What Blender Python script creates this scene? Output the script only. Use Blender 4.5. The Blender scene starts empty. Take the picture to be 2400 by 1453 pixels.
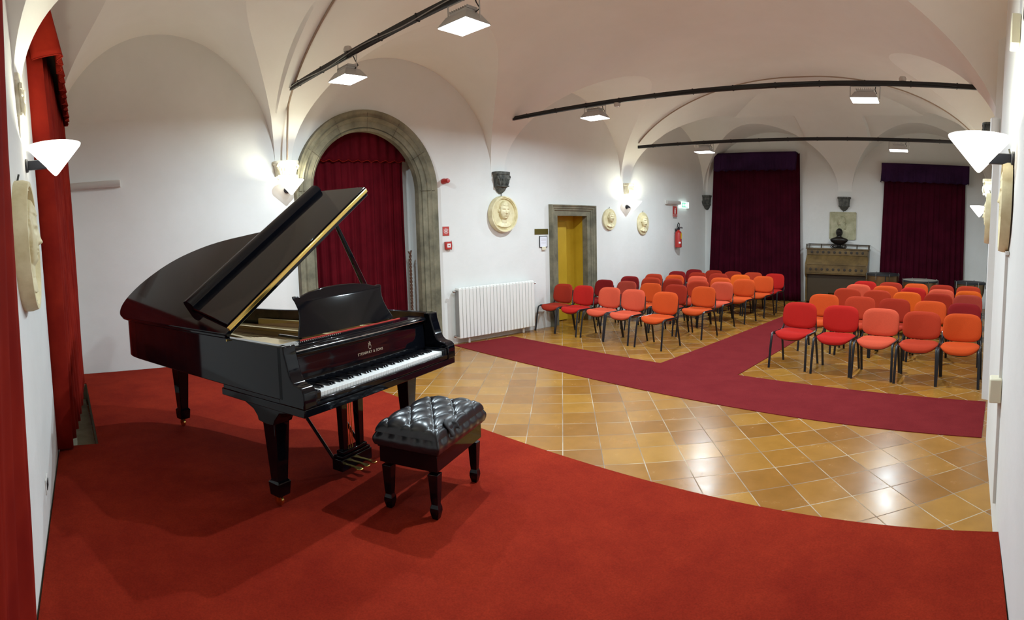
import bpy, bmesh, math, random
from math import sin, cos, pi, sqrt, radians, tan, atan2
from mathutils import Vector, Matrix

SC = bpy.context.scene
COL = SC.collection
random.seed(7)

# ------------------------------------------------------------------ camera, world, exposure
HC = 1.79                      # lens height above the tiled floor
cd = bpy.data.cameras.new('camera')
cam = bpy.data.objects.new('camera', cd)
COL.objects.link(cam)
cd.type = 'PANO'
cd.panorama_type = 'CENTRAL_CYLINDRICAL'
FPX, CX, CY = 1331.7, 1189.7, 660.1
cd.central_cylindrical_range_u_min = (0 - CX) / FPX
cd.central_cylindrical_range_u_max = (2400 - CX) / FPX
cd.central_cylindrical_range_v_min = (CY - 1453) / FPX
cd.central_cylindrical_range_v_max = (CY - 0) / FPX
cd.central_cylindrical_radius = 1.0
cd.clip_start = 0.02
cam.matrix_world = (Matrix.Translation((0, 0, HC)) @ Matrix.Rotation(radians(44.52), 4, 'Z') @
                    Matrix.Rotation(radians(90 - 5.013), 4, 'X') @ Matrix.Rotation(radians(-1.449), 4, 'Z'))
SC.camera = cam
wd = bpy.data.worlds.new('world')
SC.world = wd
wd.use_nodes = True
wd.node_tree.nodes['Background'].inputs[0].default_value = (0.9, 0.85, 0.8, 1)
wd.node_tree.nodes['Background'].inputs[1].default_value = 0.02
vs = SC.view_settings
vs.view_transform = 'Standard'
vs.look = 'None'
vs.exposure = 0.10
vs.gamma = 1.0
vs.use_curve_mapping = False
SC.cycles.use_denoising = True
SC.cycles.max_bounces = 10
SC.cycles.diffuse_bounces = 6
SC.cycles.caustics_reflective = False
SC.cycles.caustics_refractive = False
SC.cycles.sample_clamp_indirect = 6.0
FLOOD = 70.0                   # watts of each of the six flood lamps
GLASS = 9.0
SCONCE = 250.0                  # strength of the wall lamps' bulbs
SHADE = 3.0

# ------------------------------------------------------------------ materials
def new_mat(name):
    m = bpy.data.materials.new(name); m.use_nodes = True
    return m, m.node_tree, m.node_tree.nodes['Principled BSDF']

def setin(b, **kw):
    names = dict(col='Base Color', rough='Roughness', metal='Metallic', spec='Specular IOR Level', coat='Coat Weight',
                 coatr='Coat Roughness', sheen='Sheen Weight', sheenr='Sheen Roughness', sheent='Sheen Tint', ior='IOR', emi='Emission Strength', emc='Emission Color')
    for k, v in kw.items():
        if k in ('col', 'emc', 'sheent'): v = (v[0], v[1], v[2], 1)
        b.inputs[names[k]].default_value = v

def N(nt, typ, **kw):
    n = nt.nodes.new(typ)
    for k, v in kw.items(): setattr(n, k, v)
    return n

def noise_col(nt, b, c1, c2, scale, detail=4, vec=None, lo=0.35, hi=0.65, rough=0.6):
    no = N(nt, 'ShaderNodeTexNoise'); no.inputs['Scale'].default_value = scale; no.inputs['Detail'].default_value = detail
    no.inputs['Roughness'].default_value = rough
    tc = N(nt, 'ShaderNodeTexCoord')
    nt.links.new(vec or tc.outputs['Object'], no.inputs['Vector'])
    cr = N(nt, 'ShaderNodeValToRGB')
    cr.color_ramp.elements[0].position = lo; cr.color_ramp.elements[1].position = hi
    cr.color_ramp.elements[0].color = (*c1, 1); cr.color_ramp.elements[1].color = (*c2, 1)
    nt.links.new(no.outputs['Fac'], cr.inputs['Fac'])
    nt.links.new(cr.outputs['Color'], b.inputs['Base Color'])
    return no, cr

def bump(nt, b, scale, strength, dist=0.01, detail=3):
    no = N(nt, 'ShaderNodeTexNoise'); no.inputs['Scale'].default_value = scale; no.inputs['Detail'].default_value = detail
    tc = N(nt, 'ShaderNodeTexCoord'); nt.links.new(tc.outputs['Object'], no.inputs['Vector'])
    bp = N(nt, 'ShaderNodeBump'); bp.inputs['Strength'].default_value = strength; bp.inputs['Distance'].default_value = dist
    nt.links.new(no.outputs['Fac'], bp.inputs['Height']); nt.links.new(bp.outputs['Normal'], b.inputs['Normal'])

def simple(name, col, rough=0.5, bmp=None, var=None, **kw):
    m, nt, b = new_mat(name); setin(b, col=col, rough=rough, **kw)
    if var: noise_col(nt, b, var[0], var[1], var[2])
    if bmp: bump(nt, b, *bmp)
    return m

M = {}
M['plaster'] = simple('plaster', (0.80, 0.79, 0.76), 0.9, bmp=(9, 0.25, 0.012, 6), var=((0.715, 0.71, 0.68), (0.755, 0.75, 0.725), 1.3))
M['vault'] = simple('vault_plaster', (0.78, 0.75, 0.70), 0.92, bmp=(5, 0.2, 0.015, 5), var=((0.79, 0.775, 0.735), (0.83, 0.82, 0.785), 0.9))
M['stone'] = simple('grey_sandstone', (0.2, 0.18, 0.13), 0.75, bmp=(40, 0.5, 0.006, 6), var=((0.10, 0.092, 0.06), (0.23, 0.205, 0.135), 3.5))
M['darkstone'] = simple('dark_stone', (0.09, 0.09, 0.08), 0.8, bmp=(50, 0.7, 0.01, 6), var=((0.04, 0.042, 0.038), (0.13, 0.13, 0.11), 14))
M['stucco'] = simple('cream_stucco', (0.78, 0.74, 0.6), 0.7, bmp=(40, 0.4, 0.006), var=((0.62, 0.56, 0.40), (0.82, 0.78, 0.64), 12))
M['plastercast'] = simple('yellowed_plaster_cast', (0.74, 0.65, 0.40), 0.55, bmp=(60, 0.15, 0.003), var=((0.62, 0.53, 0.30), (0.78, 0.70, 0.45), 7))
M['oldcast'] = simple('green_grey_cast', (0.42, 0.39, 0.24), 0.7, bmp=(60, 0.15, 0.003), var=((0.34, 0.32, 0.19), (0.5, 0.47, 0.31), 6))
M['black'] = simple('piano_lacquer', (0.0025, 0.003, 0.005), 0.05, spec=0.32)
M['blacksatin'] = simple('satin_black', (0.010, 0.010, 0.013), 0.22)
M['leather'] = simple('black_leather', (0.012, 0.013, 0.016), 0.30, bmp=(220, 0.25, 0.0012, 2), spec=0.55)
M['leathertorn'] = simple('torn_leather_edge', (0.02, 0.02, 0.022), 0.8)
M['brass'] = simple('brass', (0.80, 0.56, 0.16), 0.22, metal=1.0)
M['plategold'] = simple('gold_painted_iron', (0.50, 0.38, 0.17), 0.32, metal=0.65, bmp=(30, 0.1, 0.003))
M['copperstring'] = simple('copper_strings', (0.35, 0.2, 0.12), 0.4, metal=0.8)
M['redfelt'] = simple('red_felt', (0.62, 0.05, 0.035), 0.9)
M['whitekey'] = simple('white_key', (0.86, 0.86, 0.84), 0.18)
M['blackkey'] = simple('black_key', (0.006, 0.006, 0.008), 0.2)
M['gilt'] = simple('gilt_lettering', (0.75, 0.66, 0.5), 0.35, metal=0.6)
M['innerwood'] = simple('rim_wood_inside', (0.045, 0.018, 0.008), 0.25, var=((0.03, 0.012, 0.006), (0.06, 0.026, 0.012), 9))
M['chairframe'] = simple('black_tube', (0.008, 0.008, 0.011), 0.3)
M['plasticblack'] = simple('black_plastic', (0.012, 0.012, 0.014), 0.55)
M['railblack'] = simple('rail_black', (0.006, 0.005, 0.006), 0.5)
M['lampmetal'] = simple('lamp_housing', (0.45, 0.45, 0.44), 0.4, metal=0.3)
M['bracket'] = simple('sconce_bracket', (0.02, 0.022, 0.03), 0.35)
M['radiator'] = simple('radiator_enamel', (0.78, 0.77, 0.73), 0.35)
M['yellow'] = simple('yellow_door_paint', (0.52, 0.31, 0.015), 0.45, var=((0.45, 0.27, 0.012), (0.54, 0.33, 0.02), 2.0))
M['redpaint'] = simple('red_enamel', (0.42, 0.02, 0.015), 0.35)
M['signred'] = simple('sign_red', (0.45, 0.04, 0.03), 0.5)
M['signwhite'] = simple('sign_white', (0.8, 0.8, 0.8), 0.5)
M['signyellow'] = simple('label_yellow', (0.75, 0.5, 0.02), 0.5)
M['brownlabel'] = simple('faded_brown_label', (0.3, 0.2, 0.18), 0.6)
M['plaque'] = simple('dark_brass_plaque', (0.16, 0.13, 0.03), 0.35, metal=0.7)
M['paper'] = simple('paper', (0.75, 0.76, 0.82), 0.8)
M['cream'] = simple('cream_plastic', (0.72, 0.67, 0.5), 0.5)
M['whiteplastic'] = simple('white_plastic', (0.72, 0.70, 0.66), 0.5)
M['clearcover'] = simple('grey_lamp_cover', (0.52, 0.48, 0.44), 0.25)
M['bronze'] = simple('dark_bronze', (0.018, 0.014, 0.011), 0.38, metal=0.5)
M['oak'] = simple('brown_oak', (0.13, 0.075, 0.02), 0.4, var=((0.085, 0.048, 0.012), (0.16, 0.095, 0.028), 5))
M['oakdark'] = simple('dark_oak', (0.045, 0.027, 0.010), 0.45)
M['copper'] = simple('kettle_copper', (0.30, 0.19, 0.09), 0.35, metal=0.8)
M['drumhead'] = simple('drum_head', (0.22, 0.20, 0.165), 0.55)
M['chrome'] = simple('chrome', (0.6, 0.6, 0.58), 0.2, metal=1.0)
M['rope'] = simple('brown_rope', (0.13, 0.055, 0.03), 0.9)
M['cable'] = simple('painted_cable', (0.36, 0.27, 0.2), 0.8)
M['greycable'] = simple('grey_cable', (0.28, 0.27, 0.26), 0.6)
M['pitstone'] = simple('pit_stone', (0.28, 0.26, 0.18), 0.8, var=((0.2, 0.185, 0.12), (0.34, 0.31, 0.22), 4))
M['carved'] = simple('carved_dark', (0.03, 0.018, 0.008), 0.6)

def velvet(name, c1, c2, sheen):
    m, nt, b = new_mat(name); setin(b, rough=0.85, spec=0.06, sheen=sheen * 0.3, sheenr=0.35, sheent=c2)
    noise_col(nt, b, c1, c2, 2.5, lo=0.3, hi=0.8)
    return m
M['velvetred'] = velvet('red_velvet_lit', (0.15, 0.006, 0.004), (0.27, 0.018, 0.008), 0.15)  # red velvet brightened in its colour for the light on the front curtains
M['velvetarch'] = velvet('red_velvet_arch_shade', (0.06, 0.002, 0.005), (0.11, 0.004, 0.009), 0.06)  # the same red velvet, darkened for the shade inside the arch
M['velvetval'] = velvet('violet_velvet', (0.020, 0.007, 0.024), (0.040, 0.013, 0.050), 0.06)
M['velvetback'] = velvet('red_velvet_back_shade', (0.030, 0.0015, 0.006), (0.060, 0.003, 0.012), 0.06)  # same velvet again, dim light at the back wall put into the colour

def fabric():
    m, nt, b = new_mat('chair_fabric'); setin(b, rough=0.9, spec=0.2)
    oi = N(nt, 'ShaderNodeObjectInfo')
    tc = N(nt, 'ShaderNodeTexCoord')
    no = N(nt, 'ShaderNodeTexNoise'); no.inputs['Scale'].default_value = 160; no.inputs['Detail'].default_value = 2
    nt.links.new(tc.outputs['Object'], no.inputs['Vector'])
    mr = N(nt, 'ShaderNodeMapRange'); mr.inputs['To Min'].default_value = 0.78; mr.inputs['To Max'].default_value = 1.2
    nt.links.new(no.outputs['Fac'], mr.inputs['Value'])
    mx = N(nt, 'ShaderNodeVectorMath', operation='SCALE')
    nt.links.new(oi.outputs['Color'], mx.inputs[0]); nt.links.new(mr.outputs['Result'], mx.inputs['Scale'])
    nt.links.new(mx.outputs[0], b.inputs['Base Color'])
    bp = N(nt, 'ShaderNodeBump'); bp.inputs['Strength'].default_value = 0.15; bp.inputs['Distance'].default_value = 0.002
    nt.links.new(no.outputs['Fac'], bp.inputs['Height']); nt.links.new(bp.outputs['Normal'], b.inputs['Normal'])
    return m
M['fabric'] = fabric()

def carpet(name, c1, c2, sc=2.2):
    m, nt, b = new_mat(name); setin(b, rough=0.95, spec=0.06)
    tc = N(nt, 'ShaderNodeTexCoord')
    n1 = N(nt, 'ShaderNodeTexNoise'); n1.inputs['Scale'].default_value = sc; n1.inputs['Detail'].default_value = 8; n1.inputs['Roughness'].default_value = 0.7
    n2 = N(nt, 'ShaderNodeTexNoise'); n2.inputs['Scale'].default_value = 130; n2.inputs['Detail'].default_value = 3
    for n in (n1, n2): nt.links.new(tc.outputs['Object'], n.inputs['Vector'])
    cr = N(nt, 'ShaderNodeValToRGB'); cr.color_ramp.elements[0].position = 0.35; cr.color_ramp.elements[1].position = 0.7
    cr.color_ramp.elements[0].color = (*c1, 1); cr.color_ramp.elements[1].color = (*c2, 1)
    nt.links.new(n1.outputs['Fac'], cr.inputs['Fac'])
    mr = N(nt, 'ShaderNodeMapRange'); mr.inputs['To Min'].default_value = 0.62; mr.inputs['To Max'].default_value = 1.35
    nt.links.new(n2.outputs['Fac'], mr.inputs['Value'])
    mx = N(nt, 'ShaderNodeVectorMath', operation='SCALE')
    nt.links.new(cr.outputs['Color'], mx.inputs[0]); nt.links.new(mr.outputs['Result'], mx.inputs['Scale'])
    nt.links.new(mx.outputs[0], b.inputs['Base Color'])
    bp = N(nt, 'ShaderNodeBump'); bp.inputs['Strength'].default_value = 0.5; bp.inputs['Distance'].default_value = 0.004
    nt.links.new(n2.outputs['Fac'], bp.inputs['Height']); nt.links.new(bp.outputs['Normal'], b.inputs['Normal'])
    return m
M['stagecarpet'] = carpet('red_stage_carpet', (0.175, 0.0115, 0.005), (0.25, 0.021, 0.0078))
M['runner'] = carpet('crimson_runner', (0.15, 0.012, 0.0145), (0.18, 0.0165, 0.0185), 3)

def tiles():
    m, nt, b = new_mat('waxed_cotto_tiles'); L = nt.links.new
    tc = N(nt, 'ShaderNodeTexCoord'); sx = N(nt, 'ShaderNodeSeparateXYZ'); L(tc.outputs['Object'], sx.inputs[0])
    an = radians(128.95)
    def math(op, a, bb=None, v=None):
        n = N(nt, 'ShaderNodeMath', operation=op)
        for i, q in enumerate((a, bb)):
            if q is None: continue
            if isinstance(q, (int, float)): n.inputs[i].default_value = q
            else: L(q, n.inputs[i])
        return n.outputs[0]
    def lin(kx, ky, off, pitch):
        return math('DIVIDE', math('SUBTRACT', math('ADD', math('MULTIPLY', sx.outputs[0], kx), math('MULTIPLY', sx.outputs[1], ky)), off), pitch)
    p = lin(-sin(an), cos(an), 0.022, 0.3145)
    q = lin(cos(an), sin(an), 5.143, 0.3178)
    edge = []
    for c in (p, q):
        fr = math('FRACT', c)
        edge.append(math('MINIMUM', fr, math('SUBTRACT', 1.0, fr)))
    e = math('MINIMUM', edge[0], edge[1])
    mr = N(nt, 'ShaderNodeMapRange'); mr.inputs['From Min'].default_value = 0.006; mr.inputs['From Max'].default_value = 0.014
    L(e, mr.inputs['Value']); tile = mr.outputs['Result']
    cb = N(nt, 'ShaderNodeCombineXYZ'); L(math('FLOOR', p), cb.inputs[0]); L(math('FLOOR', q), cb.inputs[1])
    wn = N(nt, 'ShaderNodeTexWhiteNoise'); wn.noise_dimensions = '3D'; L(cb.outputs[0], wn.inputs['Vector'])
    cr = N(nt, 'ShaderNodeValToRGB'); E = cr.color_ramp.elements
    E[0].position = 0; E[0].color = (0.245, 0.100, 0.015, 1); E[1].position = 1; E[1].color = (0.36, 0.172, 0.028, 1)
    k = E.new(0.5); k.color = (0.305, 0.133, 0.020, 1)
    L(wn.outputs['Value'], cr.inputs['Fac'])
    no = N(nt, 'ShaderNodeTexNoise'); no.inputs['Scale'].default_value = 5; no.inputs['Detail'].default_value = 8; no.inputs['Roughness'].default_value = 0.65
    L(tc.outputs['Object'], no.inputs['Vector'])
    m2 = N(nt, 'ShaderNodeMapRange'); m2.inputs['To Min'].default_value = 0.7; m2.inputs['To Max'].default_value = 1.3; L(no.outputs['Fac'], m2.inputs['Value'])
    sc = N(nt, 'ShaderNodeVectorMath', operation='SCALE'); L(cr.outputs['Color'], sc.inputs[0]); L(m2.outputs['Result'], sc.inputs['Scale'])
    # grout: pale in places, dark in others
    gn = N(nt, 'ShaderNodeTexNoise'); gn.inputs['Scale'].default_value = 2.2; L(tc.outputs['Object'], gn.inputs['Vector'])
    gr = N(nt, 'ShaderNodeValToRGB'); gr.color_ramp.elements[0].position = 0.4; gr.color_ramp.elements[1].position = 0.62
    gr.color_ramp.elements[0].color = (0.20, 0.14, 0.10, 1); gr.color_ramp.elements[1].color = (0.48, 0.40, 0.30, 1); L(gn.outputs['Fac'], gr.inputs['Fac'])
    mx = N(nt, 'ShaderNodeMix', data_type='RGBA'); L(tile, mx.inputs['Factor']); L(gr.outputs['Color'], mx.inputs['A']); L(sc.outputs[0], mx.inputs['B'])
    L(mx.outputs['Result'], b.inputs['Base Color'])
    rr = N(nt, 'ShaderNodeMapRange'); rr.inputs['To Min'].default_value = 0.16; rr.inputs['To Max'].default_value = 0.34; L(no.outputs['Fac'], rr.inputs['Value'])
    mm = N(nt, 'ShaderNodeMix', data_type='FLOAT'); L(tile, mm.inputs['Factor']); mm.inputs['A'].default_value = 0.8; L(rr.outputs['Result'], mm.inputs['B'])
    L(mm.outputs['Result'], b.inputs['Roughness'])
    ad = math('ADD', tile, math('MULTIPLY', no.outputs['Fac'], 0.25))
    wv = N(nt, 'ShaderNodeTexWhiteNoise'); wv.noise_dimensions = '3D'; L(cb.outputs[0], wv.inputs['Vector'])
    bp = N(nt, 'ShaderNodeBump'); bp.inputs['Strength'].default_value = 0.35; bp.inputs['Distance'].default_value = 0.002
    L(ad, bp.inputs['Height']); L(bp.outputs['Normal'], b.inputs['Normal'])
    setin(b, spec=0.3)
    return m
M['tiles'] = tiles()

def emit(name, col, st):
    m, nt, b = new_mat(name); setin(b, col=(0.8, 0.8, 0.8), rough=0.4, emc=col, emi=st)
    return m
M['floodglass'] = emit('flood_glass', (0.93, 0.99, 1.0), GLASS)
M['shade'] = emit('opal_glass', (1.0, 0.97, 0.86), SHADE)
M['bulb'] = emit('bulb', (1.0, 1.0, 0.76), SCONCE)
M['exitgreen'] = emit('exit_green', (0.02, 0.55, 0.30), 1.0)
M['exitwhite'] = emit('exit_white', (0.75, 1.0, 0.95), 1.6)

# ------------------------------------------------------------------ mesh helpers
class MB:
    def __init__(s): s.v = []; s.f = []
    def add(s, vs, fs, T=None):
        n = len(s.v)
        for p in vs:
            p = Vector(p)
            s.v.append(tuple(T @ p) if T is not None else tuple(p))
        s.f += [tuple(i + n for i in f) for f in fs]
        return s
    def box(s, x0, x1, y0, y1, z0, z1, T=None):
        return s.add([(x0, y0, z0), (x1, y0, z0), (x1, y1, z0), (x0, y1, z0), (x0, y0, z1), (x1, y0, z1), (x1, y1, z1), (x0, y1, z1)],
                     [(0, 3, 2, 1), (4, 5, 6, 7), (0, 1, 5, 4), (1, 2, 6, 5), (2, 3, 7, 6), (3, 0, 4, 7)], T)
    def frustum(s, a, z0, b, z1, T=None):     # a, b = (x0,x1,y0,y1)
        return s.add([(a[0], a[2], z0), (a[1], a[2], z0), (a[1], a[3], z0), (a[0], a[3], z0), (b[0], b[2], z1), (b[1], b[2], z1), (b[1], b[3], z1), (b[0], b[3], z1)],
                     [(0, 3, 2, 1), (4, 5, 6, 7), (0, 1, 5, 4), (1, 2, 6, 5), (2, 3, 7, 6), (3, 0, 4, 7)], T)
    def prism(s, pts, h0, h1, mp=lambda a, b, h: (a, b, h), T=None):
        n = len(pts)
        vs = [mp(a, b, h0) for a, b in pts] + [mp(a, b, h1) for a, b in pts]
        fs = [tuple(reversed(range(n))), tuple(range(n, 2 * n))] + [(i, (i + 1) % n, n + (i + 1) % n, n + i) for i in range(n)]
        return s.add(vs, fs, T)
    def tube(s, pts, r, n=8, T=None, ell=1.0, caps=True):
        pts = [Vector(p) for p in pts]; k = len(pts); vs = []; prev = None
        for i, p in enumerate(pts):
            d = (pts[min(i + 1, k - 1)] - pts[max(i - 1, 0)]).normalized()
            up = prev if prev is not None else (Vector((0, 0, 1)) if abs(d.z) < 0.9 else Vector((1, 0, 0)))
            a = (up - d * up.dot(d))
            if a.length < 1e-6: a = Vector((0, 1, 0)) - d * d.y
            a.normalize(); b = d.cross(a); prev = a
            rr = r[i] if isinstance(r, (list, tuple)) else r
            for j in range(n):
                t = 2 * pi * j / n
                vs.append(p + a * (rr * cos(t)) + b * (rr * ell * sin(t)))
        fs = [(i * n + j, i * n + (j + 1) % n, (i + 1) * n + (j + 1) % n, (i + 1) * n + j) for i in range(k - 1) for j in range(n)]
        if caps: fs += [tuple(reversed(range(n))), tuple(range((k - 1) * n, k * n))]
        return s.add(vs, fs, T)
    def lathe(s, prof, n=24, T=None, sy=1.0):
        vs = []; k = len(prof)
        for r, z in prof:
            for j in range(n):
                t = 2 * pi * j / n; vs.append((r * cos(t), r * sy * sin(t), z))
        fs = [(i * n + j, i * n + (j + 1) % n, (i + 1) * n + (j + 1) % n, (i + 1) * n + j) for i in range(k - 1) for j in range(n)]
        fs += [tuple(reversed(range(n))), tuple(range((k - 1) * n, k * n))]
        return s.add(vs, fs, T)
    def grid(s, fn, us, vs_, T=None):
        a, b = len(us), len(vs_)
        vs = [fn(u, v) for u in us for v in vs_]
        fs = [(i * b + j, (i + 1) * b + j, (i + 1) * b + j + 1, i * b + j + 1) for i in range(a - 1) for j in range(b - 1)]
        return s.add(vs, fs, T)
    def build(s, name, mat, parent=None, smooth=False, bev=0, seg=2, solid=0, sub=0, fix=True):
        me = bpy.data.meshes.new(name); me.from_pydata(s.v, [], s.f); me.update()
        if fix:
            bm = bmesh.new(); bm.from_mesh(me); bmesh.ops.remove_doubles(bm, verts=bm.verts, dist=1e-5)
            bmesh.ops.recalc_face_normals(bm, faces=bm.faces); bm.to_mesh(me); bm.free()
        me.materials.append(mat)
        o = bpy.data.objects.new(name, me); COL.objects.link(o)
        if parent: o.parent = parent
        if smooth:
            for p in me.polygons: p.use_smooth = True
            if smooth != 'all':
                try: me.set_sharp_from_angle(angle=radians(13 if smooth == 'vault' else 38))
                except Exception: pass
        if solid:
            md = o.modifiers.new('solid', 'SOLIDIFY'); md.thickness = solid; md.offset = 0
        if bev:
            md = o.modifiers.new('bevel', 'BEVEL'); md.width = bev; md.segments = seg; md.limit_method = 'ANGLE'; md.angle_limit = radians(35)
            for p in me.polygons: p.use_smooth = True
            try: me.set_sharp_from_angle(angle=radians(60))
            except Exception: pass
        if sub:
            md = o.modifiers.new('sub', 'SUBSURF'); md.levels = sub; md.render_levels = sub
        return o

def thing(name, label, cat, loc=(0, 0, 0), rz=0.0, group=None):
    o = bpy.data.objects.new(name, None); COL.objects.link(o)
    o.location = loc; o.rotation_euler = (0, 0, rz)
    o.empty_display_size = 0.1
    o['label'] = label; o['category'] = cat
    if group: o['group'] = group
    return o

def tag(o, label, cat, group=None, kind=None):
    o['label'] = label; o['category'] = cat
    if group: o['group'] = group
    if kind: o['kind'] = kind
    return o

def struct(o): o['kind'] = 'structure'; return o

def copy_tree(o, parent=None):
    c = o.copy(); COL.objects.link(c)
    if parent: c.parent = parent
    for ch in list(o.children): copy_tree(ch, c)
    return c

def cosp(a, b, n): return [a + (b - a) * (1 - cos(pi * i / n)) / 2 for i in range(n + 1)]
def lins(a, b, n): return [a + (b - a) * i / n for i in range(n + 1)]

# ------------------------------------------------------------------ the room
def xW(y): return 0.08365 * y - 7.496
def yB(x): return 14.156 + 0.0437 * x
def yF(x): return -0.335 - 0.0515 * x
RP = [(-0.6, 0.235), (2.2, 0.315), (3.3, 0.34), (4.9, 0.40), (6.16, 0.505), (6.2, 0.435), (14.4, 0.985)]
def xR(y):
    for (a, p), (b, q) in zip(RP, RP[1:]):
        if y <= b: return p + (q - p) * (y - a) / (b - a)
    return RP[-1][1]
def xRs(y): return 0.25 + 0.0505 * y      # smooth line followed by the vault

ZS, RISE, HS = 2.80, 1.87, 3.65
LUN_S = [(-0.04, 3.03, 4.56), (3.27, 6.78, 4.40), (7.08, 10.33, 4.39), (10.66, 13.88, 4.35)]
LUN_E = [(0.008, 0.483, 4.27), (0.530, 0.99, 4.27)]
def arc(t, a, b, zp):
    if t <= a or t >= b: return 0
    m, h = (a + b) / 2, (b - a) / 2
    return ZS + (zp - ZS) * sqrt(max(0, 1 - ((t - m) / h) ** 2))
def fell(d):
    d = max(0.0, min(d, HS)); return sqrt(max(0.0, 1 - (1 - d / HS) ** 2))
def ceil_uv(u, v, wd_, ln_):
    dW, dR, dF, dB = u * wd_, (1 - u) * wd_, v * ln_, (1 - v) * ln_
    z = ZS + RISE * min(fell(dW), fell(dR), fell(dF), fell(dB))
    yn = v * 14
    for a, b, zp in LUN_S:
        z = max(z, arc(yn, a, b, zp) if min(dW, dR) < 3.0 else 0)
    for a, b, zp in LUN_E:
        if dB < 3.0 : z = max(z, arc(u, a, b, zp))
        if dF < 3.0 : z = max(z, arc(u, a, b, zp + 0.1))
    return z
def uv2xy(u, v):
    x = -7 + 7.5 * u
    for _ in range(4):
        y = yF(x) + v * (yB(x) - yF(x)); x = xW(y) + u * (xRs(y) - xW(y))
    return x, y
def xy2uv(x, y):
    return (x - xW(y)) / (xRs(y) - xW(y)), (y - yF(x)) / (yB(x) - yF(x))
def ceil_at(x, y):
    u, v = xy2uv(x, y); return ceil_uv(min(max(u, 0), 1), min(max(v, 0), 1), 7.6, 14.1)

def breaks(lst, n, gap):
    out = [0.0]
    for a, b in zip(lst, lst[1:]):
        m = n if b - a > 0.1 * (lst[-1] - lst[0]) else gap
        out += cosp(a, b, m)[1:]
    return out
VS = breaks([0, 3.03 / 14, 3.27 / 14, 6.78 / 14, 7.08 / 14, 10.33 / 14, 10.66 / 14, 13.88 / 14, 1.0], 64, 8)
US = breaks([0, 0.008, 0.483, 0.530, 0.99, 1.0], 84, 8)

def surf_id(u, v):
    wd_, ln_ = 7.6, 14.1
    d = (u * wd_, (1 - u) * wd_, v * ln_, (1 - v) * ln_)
    best = ZS + RISE * min(fell(q) for q in d); k = min(range(4), key=lambda i: d[i]) if min(d) < HS else 9
    if min(d) >= HS - 0.01: k = 9
    for i, (a, b, zp) in enumerate(LUN_S):
        if min(d[0], d[1]) < 3.0:
            z = arc(v * 14, a, b, zp)
            if z > best: best, k = z, 10 + i + (100 if d[0] < d[1] else 0)
    for i, (a, b, zp) in enumerate(LUN_E):
        if d[3] < 3.0 or d[2] < 3.0:
            z = arc(u, a, b, zp + (0.1 if d[2] < 3.0 else 0))
            if z > best: best, k = z, 30 + i + (100 if d[3] < 3.0 else 0)
    return k
nu, nv = len(US), len(VS)
G = [[(US[i], VS[j]) for j in range(nv)] for i in range(nu)]
ID = [[surf_id(*G[i][j]) for j in range(nv)] for i in range(nu)]
snap = {}
def cross(p, q, kp):
    a, b = 0.0, 1.0
    for _ in range(14):
        m = (a + b) / 2
        if surf_id(p[0] + (q[0] - p[0]) * m, p[1] + (q[1] - p[1]) * m) == kp: a = m
        else: b = m
    return a
for i in range(nu):
    for j in range(nv):
        for di, dj in ((1, 0), (0, 1)):
            a, b = i + di, j + dj
            if a >= nu or b >= nv or ID[i][j] == ID[a][b]: continue
            if 9 in (ID[i][j], ID[a][b]) and max(ID[i][j], ID[a][b]) <= 9: continue
            t = cross(G[i][j], G[a][b], ID[i][j])
            pt = (G[i][j][0] + (G[a][b][0] - G[i][j][0]) * t, G[i][j][1] + (G[a][b][1] - G[i][j][1]) * t)
            key, tt = ((i, j), t) if t <= 0.5 else ((a, b), 1 - t)
            if key[0] in (0, nu - 1) and di: continue
            if key[1] in (0, nv - 1) and dj: continue
            if key not in snap or tt < snap[key][0]: snap[key] = (tt, pt)
for (i, j), (tt, pt) in snap.items(): G[i][j] = pt
mb = MB()
for i in range(nu):
    for j in range(nv):
        u, v = G[i][j]; x, y = uv2xy(u, v); mb.v.append((x, y, ceil_uv(u, v, 7.6, 14.1)))
for i in range(nu - 1):
    for j in range(nv - 1):
        a, b, c, d = i * nv + j, (i + 1) * nv + j, (i + 1) * nv + j + 1, i * nv + j + 1
        if (i, j) in snap and (i + 1, j + 1) in snap: mb.f += [(a, b, c), (a, c, d)]
        elif (i + 1, j) in snap and (i, j + 1) in snap: mb.f += [(a, b, d), (b, c, d)]
        else: mb.f.append((a, b, c, d))
struct(mb.build('ceiling', M['vault'], smooth='vault', fix=False))

def ztop(x, y): return ceil_at(x, y)

# west wall with the arch and the doorway
AY, AR, ASP = 4.42, 0.86, 2.46       # arch centre, inner radius, springing
DY0, DY1, DZ = 8.27, 9.11, 2.07
def arch_z(y, r=AR):
    d = abs(y - AY)
    return 0 if d >= r else ASP + sqrt(max(0, r * r - d * d))
ys = sorted(set([round(uv2xy(0, v)[1], 4) for v in VS] + [round(AY + AR * cos(t), 4) for t in lins(0, pi, 40)] + [DY0, DY1]))
mb = MB()
for a, b in zip(ys, ys[1:]):
    m = (a + b) / 2; za, zb = 0.0, 0.0
    if abs(m - AY) < AR: za, zb = arch_z(a) or ASP, arch_z(b) or ASP
    if DY0 < m < DY1: za = zb = DZ
    mb.add([(xW(a), a, za), (xW(b), b, zb), (xW(b), b, ztop(xW(b), b) + 0.02), (xW(a), a, ztop(xW(a), a) + 0.02)], [(0, 1, 2, 3)])
struct(mb.build('wall_left', M['plaster'], smooth=False))
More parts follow.
